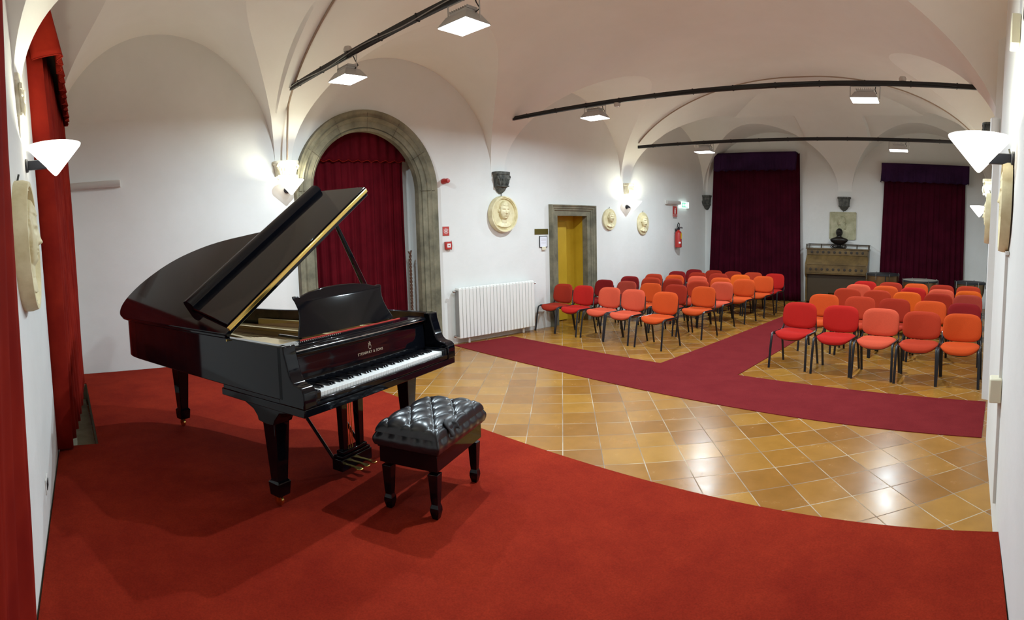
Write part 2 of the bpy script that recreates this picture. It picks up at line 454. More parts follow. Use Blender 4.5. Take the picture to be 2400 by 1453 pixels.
# back wall
xs = [uv2xy(u, 1)[0] for u in US]; mb = MB()
for a, b in zip(xs, xs[1:]):
    mb.add([(a, yB(a), 0), (b, yB(b), 0), (b, yB(b), ztop(b, yB(b)) + 0.02), (a, yB(a), ztop(a, yB(a)) + 0.02)], [(0, 1, 2, 3)])
struct(mb.build('wall_back', M['plaster']))
xs = [uv2xy(u, 0)[0] for u in US]; mb = MB()
for a, b in zip(xs, xs[1:]):
    mb.add([(a, yF(a), 0), (b, yF(b), 0), (b, yF(b), ztop(b, yF(b)) + 0.02), (a, yF(a), ztop(a, yF(a)) + 0.02)], [(0, 1, 2, 3)])
struct(mb.build('wall_front', M['plaster']))
# right wall
ys = sorted(set([round(uv2xy(1, v)[1], 4) for v in VS] + [p[0] for p in RP])); ys = [y for y in ys if y < 14.4]
mb = MB()
for a, b in zip(ys, ys[1:]):
    mb.add([(xR(a), a, 0), (xR(b), b, 0), (xR(b), b, ztop(xRs(b), b) + 0.12), (xR(a), a, ztop(xRs(a), a) + 0.12)], [(0, 1, 2, 3)])
struct(mb.build('wall_right', M['plaster']))
mb = MB().box(-8.6, 1.6, -0.9, 15.0, -0.1, 0.0)
struct(mb.build('floor', M['tiles']))

# niche behind the arch, and the doorway recess
def niche(name, y0, y1, depth, z1, mat, back, y2=None):
    mb = MB(); x = lambda y, d: xW(y) - d
    q = lambda a, b, c, d: mb.add([a, b, c, d], [(0, 1, 2, 3)])
    q((x(y0, 0.0), y0, 0), (x(y0, depth), y0, 0), (x(y0, depth), y0, z1), (x(y0, 0.0), y0, z1))
    q((x(y1, 0.0), y1, 0), (x(y1, depth), y1, 0), (x(y1, depth), y1, z1), (x(y1, 0.0), y1, z1))
    q((x(y0, depth), y0, 0), (x(y1, depth), y1, 0), (x(y1, depth), y1, z1), (x(y0, depth), y0, z1))
    q((x(y0, 0.0), y0, z1), (x(y1, 0.0), y1, z1), (x(y1, depth), y1, z1), (x(y0, depth), y0, z1))
    return struct(mb.build(name, mat))
niche('wall_niche', AY - 1.06, AY + 1.10, 0.62, 3.5, M['plaster'], None)
niche('wall_door_recess', DY0 - 0.012, DY1 + 0.012, 0.34, DZ + 0.012, M['yellow'], None)

# stone arch surround: moulded profile swept round the opening
def sweep(path, prof):        # path: list of (point, outward dir in wall plane (y,z)); prof: (offset outward, projection)
    mb = MB(); k = len(prof); vs = []
    for (y, z), (oy, oz) in path:
        for off, pr in prof:
            yy = y + oy * off; zz = z + oz * off
            vs.append((xW(yy) + pr, yy, zz))
    fs = [(i * k + j, (i + 1) * k + j, (i + 1) * k + j + 1, i * k + j + 1) for i in range(len(path) - 1) for j in range(k - 1)]
    return mb.add(vs, fs)
ap = [((AY + AR, z), (1, 0)) for z in (0, 0.8, 1.6, ASP)] + [((AY + AR * cos(t), ASP + AR * sin(t)), (cos(t), sin(t))) for t in lins(0, pi, 48)[1:]] + [((AY - AR, z), (-1, 0)) for z in (1.6, 0.8, 0)]
prof = [(0, -0.10), (0, 0.0), (0.03, 0.03), (0.045, 0.012), (0.05, 0.03), (0.13, 0.035), (0.135, 0.05), (0.165, 0.055), (0.185, 0.075), (0.2, 0.06), (0.235, 0.065), (0.255, 0.085), (0.285, 0.09), (0.29, 0.0)]
o = struct(sweep(ap, prof).build('trim_1', M['stone'], smooth=True))
# fine joints between the arch stones
mb = MB()
for t in [radians(a) for a in (0, 32, 62, 90, 118, 148, 180)]:
    for off in lins(0.0, 0.27, 6)[:-1]:
        y, z = AY + (AR + off) * cos(t), ASP + (AR + off) * sin(t); y2, z2 = AY + (AR + off + 0.045) * cos(t), ASP + (AR + off + 0.045) * sin(t)
        mb.tube([(xW(y) + 0.04 + off * 0.14, y, z), (xW(y2) + 0.046 + off * 0.14, y2, z2)], 0.0025, 4)
j = mb.build('joint_lines', M['carved'], parent=o)

dp = [((DY1, 0), (1, 0)), ((DY1, 1.0), (1, 0)), ((DY1, DZ), (1, 1)), ((DY0, DZ), (-1, 1)), ((DY0, 1.0), (-1, 0)), ((DY0, 0), (-1, 0))]
prof = [(0, -0.10), (0, 0.02), (0.09, 0.022), (0.10, 0.04), (0.13, 0.045), (0.14, 0.06), (0.17, 0.065), (0.185, 0.085), (0.205, 0.085), (0.21, 0.0)]
door = struct(sweep(dp, prof).build('door_1', M['stone'], smooth=False))
MB().prism([(xW(DY0) - 0.33, DY0), (xW(8.86) - 0.33, 8.86), (xW(8.86) - 0.29, 8.86), (xW(DY0) - 0.29, DY0)], 0.02, 1.96).build('door_panel', M['yellow'], parent=door, bev=0.004)

# the low stage with its red carpet; a pit is left open by the left window
SE = lambda x: 2.925 - 0.0225 * (x - 0.33)      # stage edge
def stage_poly(e):
    xa = xW(3.1)
    return [(xW(0.3) + 0.01, yF(-7.4) + 0.012), (-6.92, yF(-6.92) + 0.012), (-6.90, 0.26), (-4.64, 0.235), (-4.66, yF(-4.66) + 0.012), (0.22, yF(0.24) + 0.012), (xR(2.9), SE(0.33)), (xa, SE(xa))]
P = stage_poly(0)
struct(MB().prism(P, 0.001, 0.209).build('floor_stage', M['pitstone']))
o = MB().prism(P, 0.209, 0.22).build('stage_carpet', M['stagecarpet'])
tag(o, 'large red carpet covering the low stage under the piano', 'carpet')
struct(MB().box(-6.89, -4.67, yF(-5.8) - 0.3, 0.235, 0.001, 0.03).build('floor_pit', M['pitstone']))

# crimson runner, T shaped
R = [(-6.90, 5.752), (0.365, 4.959), (0.475, 6.078), (-2.489, 6.439), (-2.27, 12.6), (-3.29, 12.6), (-3.647, 6.566), (-6.70, 6.90)]
o = MB().prism(R, 0.0, 0.007).build('carpet_runner', M['runner'])
tag(o, 'T-shaped crimson carpet runner crossing the tiles and running up the aisle', 'carpet')

# ------------------------------------------------------------------ walls' local frames
def wframe(y, d=0.0, z=0.0):          # on the left wall: local +x out of the wall, +y along
    a = atan2(0.08365, 1)
    return Vector((xW(y) + d, y, z)), -a
def Tm(loc, rz=0.0, rx=0.0): return Matrix.Translation(loc) @ Matrix.Rotation(rz, 4, 'Z') @ Matrix.Rotation(rx, 4, 'X')
# every wall-mounted builder works with: local x = along the wall, local y = out of the wall, z up
def on_left(y): return (xW(y) + 0.004, y, 0), -pi / 2 - 0.0835
def on_back(x): return (x, yB(x), 0), pi + 0.0437
def on_front(x): return (x, yF(x), 0), -0.0515
def on_right(y): return (xR(y), y, 0), pi / 2 - 0.06
def place(o, where, z):
    (x, y, _), r = where; o.location = (x, y, z); o.rotation_euler = (0, 0, r)

# ------------------------------------------------------------------ grand piano
PA = Vector((-2.753, 1.324, 0.22)); PR = radians(107.9024)
pf = thing('grand_piano', 'black lacquered concert grand piano with raised lid on the red stage', 'piano', PA, PR)
S0, S1 = -0.145, 1.345
# outline of the case (s across, t towards the tail)
bent = [(1.345, 0.12), (1.345, 0.70), (1.32, 0.86), (1.25, 1.00), (1.15, 1.11), (1.06, 1.21), (1.005, 1.33), (0.975, 1.47), (0.95, 1.64), (0.915, 1.82), (0.86, 1.99),
        (0.79, 2.14), (0.70, 2.27), (0.59, 2.36), (0.47, 2.415), (0.34, 2.43), (0.20, 2.40), (0.08, 2.34), (-0.02, 2.26), (-0.09, 2.16), (-0.13, 2.04), (-0.145, 1.90), (-0.145, 0.12)]
def catmull(pts, n=5):
    out = []
    for i in range(len(pts) - 1):
        p0, p1, p2, p3 = [Vector(pts[min(max(k, 0), len(pts) - 1)]) for k in (i - 1, i, i + 1, i + 2)]
        for j in range(n):
            t = j / n
            q = 0.5 * ((2 * p1) + (-p0 + p2) * t + (2 * p0 - 5 * p1 + 4 * p2 - p3) * t * t + (-p0 + 3 * p1 - 3 * p2 + p3) * t ** 3)
            out.append((q.x, q.y))
    out.append(tuple(pts[-1])); return out
def offset_line(pts, d):
    out = []
    for i, p in enumerate(pts):
        a = Vector(pts[max(i - 1, 0)]); b = Vector(pts[min(i + 1, len(pts) - 1)]); t = (b - a).normalized(); n = Vector((-t.y, t.x))
        out.append((p[0] + n.x * d, p[1] + n.y * d))
    return out
OUT = [bent[0]] + catmull(bent[1:-1], 5) + [bent[-1]]
INN = offset_line(OUT, 0.05)
INN[0] = (OUT[0][0] - 0.05, OUT[0][1]); INN[-1] = (OUT[-1][0] + 0.05, OUT[-1][1])
def ring(A, B, z0, z1):
    n = len(A); mb = MB()
    vs = [(x, y, z0) for x, y in A] + [(x, y, z1) for x, y in A] + [(x, y, z0) for x, y in B] + [(x, y, z1) for x, y in B]
    fs = []
    for i in range(n - 1):
        fs += [(i, i + 1, n + i + 1, n + i), (2 * n + i, 3 * n + i, 3 * n + i + 1, 2 * n + i + 1), (n + i, n + i + 1, 3 * n + i + 1, 3 * n + i), (i, 2 * n + i, 2 * n + i + 1, i + 1)]
    for i in (0, n - 1): fs.append((i, n + i, 3 * n + i, 2 * n + i))
    return mb.add(vs, fs)
ring(OUT, INN, 0.70, 1.0).build('case_rim', M['black'], pf, bev=0.006, seg=2)
# warm brown veneer inside the rim
I2 = offset_line(INN, 0.006)
ring(INN, I2, 0.90, 0.995).build('rim_lining', M['innerwood'], pf, smooth=True)
# arms
armp = [(-0.045, 0.675), (-0.045, 0.745), (-0.038, 0.775), (-0.022, 0.79), (0.0, 0.797), (0.03, 0.803), (0.05, 0.82), (0.066, 0.85), (0.078, 0.89), (0.09, 0.93), (0.10, 0.96), (0.104, 1.0), (0.16, 1.0), (0.16, 0.675)]
for a, b in ((S0, S0 + 0.095), (S1 - 0.095, S1)):
    MB().prism(armp, a, b, lambda t, z, h: (h, t, z)).build('arm', M['black'], pf, bev=0.008, seg=3)
kb = MB()
kb.box(S0 + 0.002, S1 - 0.002, -0.040, 0.72, 0.632, 0.676).box(S0 + 0.002, S1 - 0.002, 0.10, 0.70, 0.676, 0.712)
kb.build('key_bed', M['black'], pf, bev=0.004)
MB().prism([(s, t) for s, t in offset_line(OUT, 0.04)], 0.705, 0.72).build('bottom_board', M['innerwood'], pf)
MB().box(S0 + 0.095, S1 - 0.095, -0.040, -0.012, 0.677, 0.715).build('key_slip', M['black'], pf, bev=0.006)
for a, b in ((S0 + 0.096, -0.004), (1.226, S1 - 0.096)):
    MB().box(a, b, -0.036, 0.15, 0.677, 0.757).build('key_block', M['black'], pf, bev=0.01, seg=3)
MB().box(-0.004, 1.226, -0.01, 0.15, 0.677, 0.708).build('key_frame', M['blacksatin'], pf)
# keys: 52 white, 36 black
KW = 1.225 / 52
wk = MB().box(0.0004, KW - 0.0004, -0.006, 0.147, 0.710, 0.735).build('white_key', M['whitekey'], pf, bev=0.0012, seg=1)
bk = MB().frustum((-0.0055, 0.0055, 0.047, 0.147), 0.735, (-0.0045, 0.0045, 0.054, 0.147), 0.7475).build('black_key', M['blackkey'], pf, bev=0.0012, seg=1)
for i in range(1, 52):
    c = wk.copy(); COL.objects.link(c); c.parent = pf; c.location = (KW * i, 0, 0)
first = True
for i in range(51):
    if (i % 7) in (0, 2, 3, 5, 6):       # the lowest key is an A
        c = bk if first else bk.copy()
        if not first: COL.objects.link(c)
        first = False
        c.parent = pf; c.location = (KW * (i + 1), 0, 0)
# fallboard: a folded board with a rolled top
fb = [(0.150, 0.738), (0.150, 0.775), (0.152, 0.80), (0.157, 0.86), (0.163, 0.90), (0.163, 0.925), (0.150, 0.935), (0.138, 0.945), (0.136, 0.958), (0.146, 0.968), (0.175, 0.972), (0.20, 0.972), (0.20, 0.738)]
fbo = MB().prism(fb, S0 + 0.097, S1 - 0.097, lambda t, z, h: (h, t, z)).build('fallboard', M['black'], pf, bev=0.003)
def text(body, size, loc, rot, mat, parent, name='lettering', spacing=1.0, ext=0.0004, align='CENTER'):
    cu = bpy.data.curves.new(name, 'FONT'); cu.body = body; cu.size = size; cu.align_x = align; cu.extrude = ext; cu.space_character = spacing
    cu.materials.append(mat); o = bpy.data.objects.new(name, cu); COL.objects.link(o); o.location = loc; o.rotation_euler = rot
    dg = bpy.context.evaluated_depsgraph_get(); me = bpy.data.meshes.new_from_object(o.evaluated_get(dg)); me.name = name
    m = bpy.data.objects.new(name, me); COL.objects.link(m); m.location = loc; m.rotation_euler = rot
    if not me.materials: me.materials.append(mat)
    bpy.data.objects.remove(o)
    if parent: m.parent = parent
    return m
tx = text('STEINWAY & SONS', 0.024, (0.635, 0.1515, 0.824), (pi / 2 - 0.09, 0, 0), M['gilt'], fbo, spacing=1.25)
# lyre emblem
mb = MB()
for sg in (-1, 1):
    mb.tube([(sg * 0.004, 0, 0.002), (sg * 0.012, 0, 0.006), (sg * 0.013, 0, 0.018), (sg * 0.007, 0, 0.028), (sg * 0.008, 0, 0.036), (sg * 0.013, 0, 0.041)], 0.0013, 5)
for x in (-0.004, 0, 0.004): mb.tube([(x, 0, 0.006), (x, 0, 0.032)], 0.0006, 4)
mb.tube([(-0.009, 0, 0.032), (0.009, 0, 0.032)], 0.0012, 5); mb.tube([(-0.008, 0, 0.0), (0.008, 0, 0.0)], 0.0015, 5); mb.tube([(0, 0, 0.036), (0, 0, 0.048)], 0.0018, 5)
em = mb.build('lyre_emblem', M['gilt'], fbo); em.location = (0.635, 0.157, 0.85); em.rotation_euler = (-0.09, 0, 0)
# continuous hinge on the fallboard top
MB().box(-0.02, 1.22, 0.1345, 0.139, 0.948, 0.953).build('fallboard_hinge', M['chrome'], fbo, bev=0.001)
# gold iron plate, pins, strings, struts
plate = [(s, t) for s, t in offset_line(OUT, 0.056)]
plate[0] = (plate[0][0], 0.36); plate[-1] = (plate[-1][0], 0.30)
MB().prism(plate, 0.845, 0.872).build('iron_plate', M['plategold'], pf)
mb = MB()
mb.box(S0 + 0.05, 0.16, 0.20, 0.62, 0.87, 0.945)
mb.prism([(0.16, 0.20), (0.16, 0.62), (0.02, 0.80), (S0 + 0.05, 0.80), (S0 + 0.05, 0.20)], 0.93, 0.962)
mb.box(0.16, S1 - 0.05, 0.20, 0.36, 0.90, 0.945)
mb.build('pin_block', M['plategold'], pf, bev=0.006)
mb = MB()
for (s0, t0, s1, t1) in ((0.16, 0.60, 0.40, 2.2), (0.62, 0.36, 0.50, 2.1), (1.02, 0.36, 0.88, 1.6)):
    d = Vector((s1 - s0, t1 - t0)).normalized(); n = Vector((-d.y, d.x)) * 0.017
    mb.prism([(s0 - n.x, t0 - n.y), (s1 - n.x, t1 - n.y), (s1 + n.x, t1 + n.y), (s0 + n.x, t0 + n.y)], 0.87, 0.925)
mb.build('plate_strut', M['plategold'], pf, bev=0.004)
pin0 = MB().lathe([(0.0035, 0.0), (0.0035, 0.030), (0.0028, 0.034)], 8).build('tuning_pin', M['chrome'], pf, smooth=True)
for i in range(26):
    c = pin0 if i == 0 else pin0.copy()
    if i: COL.objects.link(c)
    c.parent = pf; c.location = (0.02 + 0.017 * i, 0.235, 0.944)
mb = MB()
for i in range(70):
    s = -0.05 + 1.28 * i / 70; tl = 2.2 - 1.25 * (i / 70) ** 1.2
    mb.tube([(s, 0.40, 0.905), (s + (0.22 if i < 22 else -0.06), max(tl, 0.8), 0.905)], 0.0012, 4)
mb.build('strings', M['copperstring'], pf)['kind'] = 'stuff'
# music desk, ledge, shelf
MB().box(S0 + 0.10, S1 - 0.10, 0.166, 0.29, 0.955, 0.975).build('desk_shelf', M['black'], pf, bev=0.004)
mb = MB()
top = []
def deskpt(x, z):     # leans back
    return (x, 0.285 + (z - 0.985) * 0.32, z)
half = [(0.455, 0.985), (0.445, 1.01), (0.418, 1.06), (0.402, 1.11), (0.398, 1.15), (0.408, 1.19), (0.42, 1.213), (0.418, 1.225), (0.39, 1.226), (0.365, 1.222), (0.34, 1.226), (0.27, 1.243), (0.15, 1.257), (0.0, 1.262)]
pts = [(0.60 + x, z) for x, z in half] + [(0.60 - x, z) for x, z in reversed(half[:-1])]
A = [deskpt(x, z) for x, z in pts]; B = [(p[0], p[1] + 0.016, p[2] + 0.004) for p in A]; n = len(A)
mb.add(A + B, [tuple(range(n)), tuple(reversed(range(n, 2 * n)))] + [(i, n + i, n + (i + 1) % n, (i + 1) % n) for i in range(n)])
mb.build('music_desk', M['black'], pf, bev=0.003)
MB().box(0.13, 1.10, 0.262, 0.266, 0.975, 0.980).build('desk_ledge', M['redfelt'], pf)
for x in (0.16, 1.04): MB().box(x, x + 0.02, 0.30, 0.50, 0.975, 0.99).build('desk_slide', M['blacksatin'], pf, bev=0.003)
# lid
TH = radians(32.9176); HZ, HSX = 1.022, -0.12
def lidT(r, t, h): return (HSX - 0.02 + 0 + (r) * cos(TH) - h * sin(TH) + 0.02, t, HZ + r * sin(TH) + h * cos(TH))
lo = [(-0.03, 0.62), (1.60, 0.62), (1.625, 0.80), (1.605, 0.96), (1.54, 1.08), (1.42, 1.17), (1.30, 1.23), (1.20, 1.29), (1.145, 1.38), (1.115, 1.52), (1.085, 1.66), (1.045, 1.84), (0.985, 2.02), (0.90, 2.18),
      (0.80, 2.31), (0.68, 2.40), (0.54, 2.45), (0.40, 2.468), (0.26, 2.445), (0.14, 2.39), (0.04, 2.29), (-0.02, 2.17), (-0.035, 2.04)]
LO = lo[:1] + catmull(lo[1:], 4)
def lidprism(pts, h0, h1): return MB().prism(pts, h0, h1, lidT)
lid = lidprism(LO, -0.006, 0.024).build('lid', M['black'], pf, bev=0.004)
fl = lidprism([(0.03, 0.64), (1.63, 0.64), (1.66, 1.17), (0.14, 1.20)], 0.030, 0.052).build('lid_flap', M['black'], pf, bev=0.003)
# rounded front rail of the folded flap
mb = MB()
prf = [(1.135, 0.050), (1.130, 0.070), (1.140, 0.092), (1.165, 0.108), (1.20, 0.113), (1.228, 0.104), (1.240, 0.080), (1.240, 0.022), (1.20, 0.022)]
vs = []; k = len(prf)
for r, dt in ((0.135, 0.03), (0.16, 0.03), (1.655, 0.0)):
    for t, h in prf: vs.append(lidT(r, t + dt - 0.0, h))
fs = [(i * k + j, (i + 1) * k + j, (i + 1) * k + (j + 1) % k, i * k + (j + 1) % k) for i in range(2) for j in range(k)] + [tuple(range(k)), tuple(reversed(range(2 * k, 3 * k)))]
mb.add(vs, fs).build('front_rail', M['black'], fl, smooth=True)
lidprism([(0.0, 0.604), (1.60, 0.604), (1.60, 0.618), (0.0, 0.618)], 0.024, 0.052).build('lid_hinge', M['brass'], pf, bev=0.004)
# case-side hinge moulding
MB().box(S0 - 0.012, S0 + 0.03, 0.63, 1.95, 1.0, 1.016).build('hinge_rail', M['black'], pf, bev=0.004)
MB().box(-0.02, 0.02, 0, 0.006, -0.006, 0.006, Matrix.Translation((S0 + 0.0, 0.60, 0.99))).build('lid_pin', M['brass'], pf)
# prop stick
def rod(p, q, w, d):
    p, q = Vector(p), Vector(q); L = (q - p).length; z = (q - p).normalized(); y = Vector((0, 1, 0)); x = y.cross(z).normalized(); y = z.cross(x)
    T = Matrix((x, y, z)).transposed().to_4x4(); T.translation = p
    return MB().frustum((-w, w, -d, d), 0, (-w * 0.6, w * 0.6, -d * 0.7, d * 0.7), L, T)
mb = rod((1.30, 0.70, 0.985), (1.215, 0.69, 1.20), 0.028, 0.014)
mb2 = rod((1.235, 0.69, 1.17), (0.905, 0.66, 1.665), 0.020, 0.014); mb.add(mb2.v, mb2.f)
mb.build('lid_prop', M['black'], pf, bev=0.003)
# legs
def piano_leg(s, t, ztop, wide):
    mb = MB()
    mb.frustum((-0.038, 0.038, -0.036, 0.036), 0.165, (-0.066, 0.066, -0.060, 0.060), ztop)
    l = mb.build('leg', M['black'], pf, bev=0.006); l.location = (s, t, 0)
    MB().frustum((-0.044, 0.044, -0.042, 0.042), 0.076, (-0.050, 0.050, -0.048, 0.048), 0.155).frustum((-0.050, 0.050, -0.048, 0.048), 0.155, (-0.038, 0.038, -0.036, 0.036), 0.170).build('leg_foot', M['black'], l, bev=0.005)
    if wide:
        br = [(0.40, 0.655), (-0.10, 0.655), (-0.10, 0.60), (-0.09, 0.575), (0.10, 0.56), (0.13, 0.57), (0.19, 0.61), (0.26, 0.635), (0.40, 0.64)]
        br = [(-0.27, 0.64), (-0.20, 0.615), (-0.12, 0.585), (-0.085, 0.55), (-0.078, 0.525), (0.0, 0.515), (0.06, 0.52), (0.075, 0.55), (0.12, 0.60), (0.20, 0.615), (0.20, 0.64)]
        MB().prism(br, -0.072, 0.072, lambda a, z, h: (h, -a, z)).build('leg_bracket', M['black'], l, bev=0.005)
    c = MB().lathe([(0.012, 0.0), (0.034, 0.002), (0.034, 0.018), (0.012, 0.020)], 16, Matrix.Translation((-0.010, 0.012, 0.036)) @ Matrix.Rotation(pi / 2, 4, 'Y')).build('caster', M['brass'], l, smooth=True)
    MB().tube([(0.0, 0.0, 0.088), (0.0, 0.0, 0.072), (-0.018, 0.006, 0.06), (-0.018, 0.012, 0.036)], 0.009, 6).tube([(0.0, 0.0, 0.072), (0.018, 0.006, 0.06), (0.018, 0.012, 0.036)], 0.009, 6).build('caster_fork', M['brass'], l, smooth=True)
piano_leg(-0.035, 0.33, 0.632, True)
piano_leg(1.235, 0.33, 0.632, True)
piano_leg(0.33, 2.06, 0.705, False)
# pedal lyre
ly = MB().box(0.455, 0.755, 0.285, 0.375, 0.055, 0.135).box(0.465, 0.745, 0.29, 0.37, 0.135, 0.155).box(0.485, 0.725, 0.298, 0.362, 0.155, 0.18).build('pedal_lyre', M['black'], pf, bev=0.006)
for x in (0.525, 0.685): MB().frustum((x - 0.022, x + 0.022, 0.312, 0.352), 0.17, (x - 0.032, x + 0.032, 0.305, 0.36), 0.64).build('lyre_post', M['black'], ly, bev=0.004)
mb = MB()
for x in (0.57, 0.59, 0.61): mb.tube([(x, 0.33, 0.16), (x, 0.33, 0.64)], 0.003, 6)
mb.build('pedal_rods', M['brass'], ly, smooth=True)
for x, q in ((0.47, 0.42), (0.74, 0.76)): MB().tube([(x, 0.37, 0.12), (q, 0.88, 0.68)], 0.012, 6).build('lyre_brace', M['blacksatin'], ly, smooth=True)
for x in (0.535, 0.605, 0.675):
    MB().prism([(-0.011, 0.29), (0.011, 0.29), (0.012, 0.24), (0.020, 0.215), (0.021, 0.20), (0.014, 0.185), (-0.014, 0.185), (-0.021, 0.20), (-0.020, 0.215), (-0.012, 0.24)], 0.070, 0.080, lambda a, b, h: (x + a, b, h + (0.28 - b) * -0.02)).build('pedal', M['brass'], ly, bev=0.003)

# ------------------------------------------------------------------ bench
u_ = Vector((cos(PR), sin(PR))); w_ = Vector((-sin(PR), cos(PR)))
bc = Vector((PA.x, PA.y)) + u_ * 0.625 + w_ * (-0.315)
be = thing('piano_bench', 'black piano bench with torn button-tufted leather seat in front of the keyboard', 'bench', (bc.x, bc.y, 0.22), PR + radians(5))
BW, BD = 0.31, 0.205
def tuft(u, v):
    x = (u - 0.5) * 2; y = (v - 0.5) * 2
    se = (1 - abs(x) ** 9) * (1 - abs(y) ** 7)
    z = 0.462 + 0.080 * max(0, se) ** 0.42
    X, Y = x * BW, y * BD
    # buttons on a diamond lattice
    gx, gy = 0.124, 0.15
    best = 9; rr = 9
    for i in range(-3, 4):
        for j in range(-2, 3):
            if (i + j) % 2: continue
            bx, by = i * gx, j * gy * 0.5
            if abs(bx) > BW * 0.86 or abs(by) > BD * 0.82: continue
            rr = min(rr, sqrt((X - bx) ** 2 + (Y - by) ** 2))
    a, b = X / gx, Y / (gy * 0.5)
    d1 = abs(((a + b) / 2 + 0.5) % 1 - 0.5); d2 = abs(((a - b) / 2 + 0.5) % 1 - 0.5)
    dl = min(d1, d2) * 0.12
    inn = max(0, se) ** 0.6
    z += inn * (0.026 * ((max(0, sin(pi * d1) * sin(pi * d2))) ** 0.38 - 1) - 0.012 * math.exp(-(rr / 0.016) ** 2))
    z += 0.006 * sin(9 * X + 3) * sin(13 * Y + 1) * inn
    return (X, Y, z)
mb = MB(); mb.grid(tuft, lins(0, 1, 110), lins(0, 1, 76))
def sk(t, k):    # side wall of the cushion, bulging
    per = []
    return None
nU, nV = 60, 40
loop = [(x, -1) for x in lins(-1, 1, nU)[:-1]] + [(1, y) for y in lins(-1, 1, nV)[:-1]] + [(-x, 1) for x in lins(-1, 1, nU)[:-1]] + [(-1, -y) for y in lins(-1, 1, nV)[:-1]]
vs = []; H = 6
for h in range(H + 1):
    q = h / H; bul = 1 + 0.035 * sin(pi * min(1, q * 1.1)) + (0 if q < 0.7 else -0.02 * (q - 0.7) / 0.3)
    for x, y in loop:
        rx = 0.006 * sin(x * 21) * (abs(y) == 1) + 0.005 * sin(y * 15) * (abs(x) == 1)
        vs.append((x * BW * bul + (rx if abs(x) == 1 else 0) * q, y * BD * (1 + (bul - 1) * 1.4) + (rx if abs(y) == 1 else 0) * q, 0.385 + (0.462 - 0.385) * q))
n = len(loop)
mb.add(vs, [(h * n + i, h * n + (i + 1) % n, (h + 1) * n + (i + 1) % n, (h + 1) * n + i) for h in range(H) for i in range(n)])
cu = mb.build('cushion', M['leather'], be, smooth='all')
mb = MB()
for i in range(-3, 4):
    for j in range(-2, 3):
        if (i + j) % 2: continue
        bx, by = i * 0.124, j * 0.075
        if abs(bx) > BW * 0.86 or abs(by) > BD * 0.82: continue
        MB().lathe([(0.009, 0), (0.008, 0.003), (0.004, 0.005)], 10, Matrix.Translation((bx, by, 0.500))).build('button', M['leather'], cu, smooth=True)
mb = MB().grid(lambda u, v: (-0.19 + 0.10 * u + 0.01 * sin(9 * v), -0.165 - 0.055 * v - 0.012 * sin(7 * u), 0.520 + 0.014 * sin(5 * u + 4 * v) - 0.060 * v * v), lins(0, 1, 10), lins(0, 1, 8))
mb.build('torn_leather', M['leathertorn'], cu, smooth='all', solid=0.003)
MB().box(-0.292, 0.292, -0.188, 0.188, 0.280, 0.385).box(-0.30, 0.30, -0.195, 0.195, 0.372, 0.388).build('seat_box', M['black'], be, bev=0.004)
for sx in (-1, 1):
    for sy in (-1, 1):
        mb = MB(); p = [(0.030, 0.26), (0.027, 0.20), (0.023, 0.12), (0.020, 0.085), (0.026, 0.065), (0.027, 0.045), (0.022, 0.02), (0.017, 0.0)]
        for (r0, z0), (r1, z1) in zip(p, p[1:]): mb.frustum((-r1, r1, -r1, r1), z1, (-r0, r0, -r0, r0), z0)
        l = mb.build('leg', M['black'], be, bev=0.003); l.location = (sx * 0.255, sy * 0.152, 0)

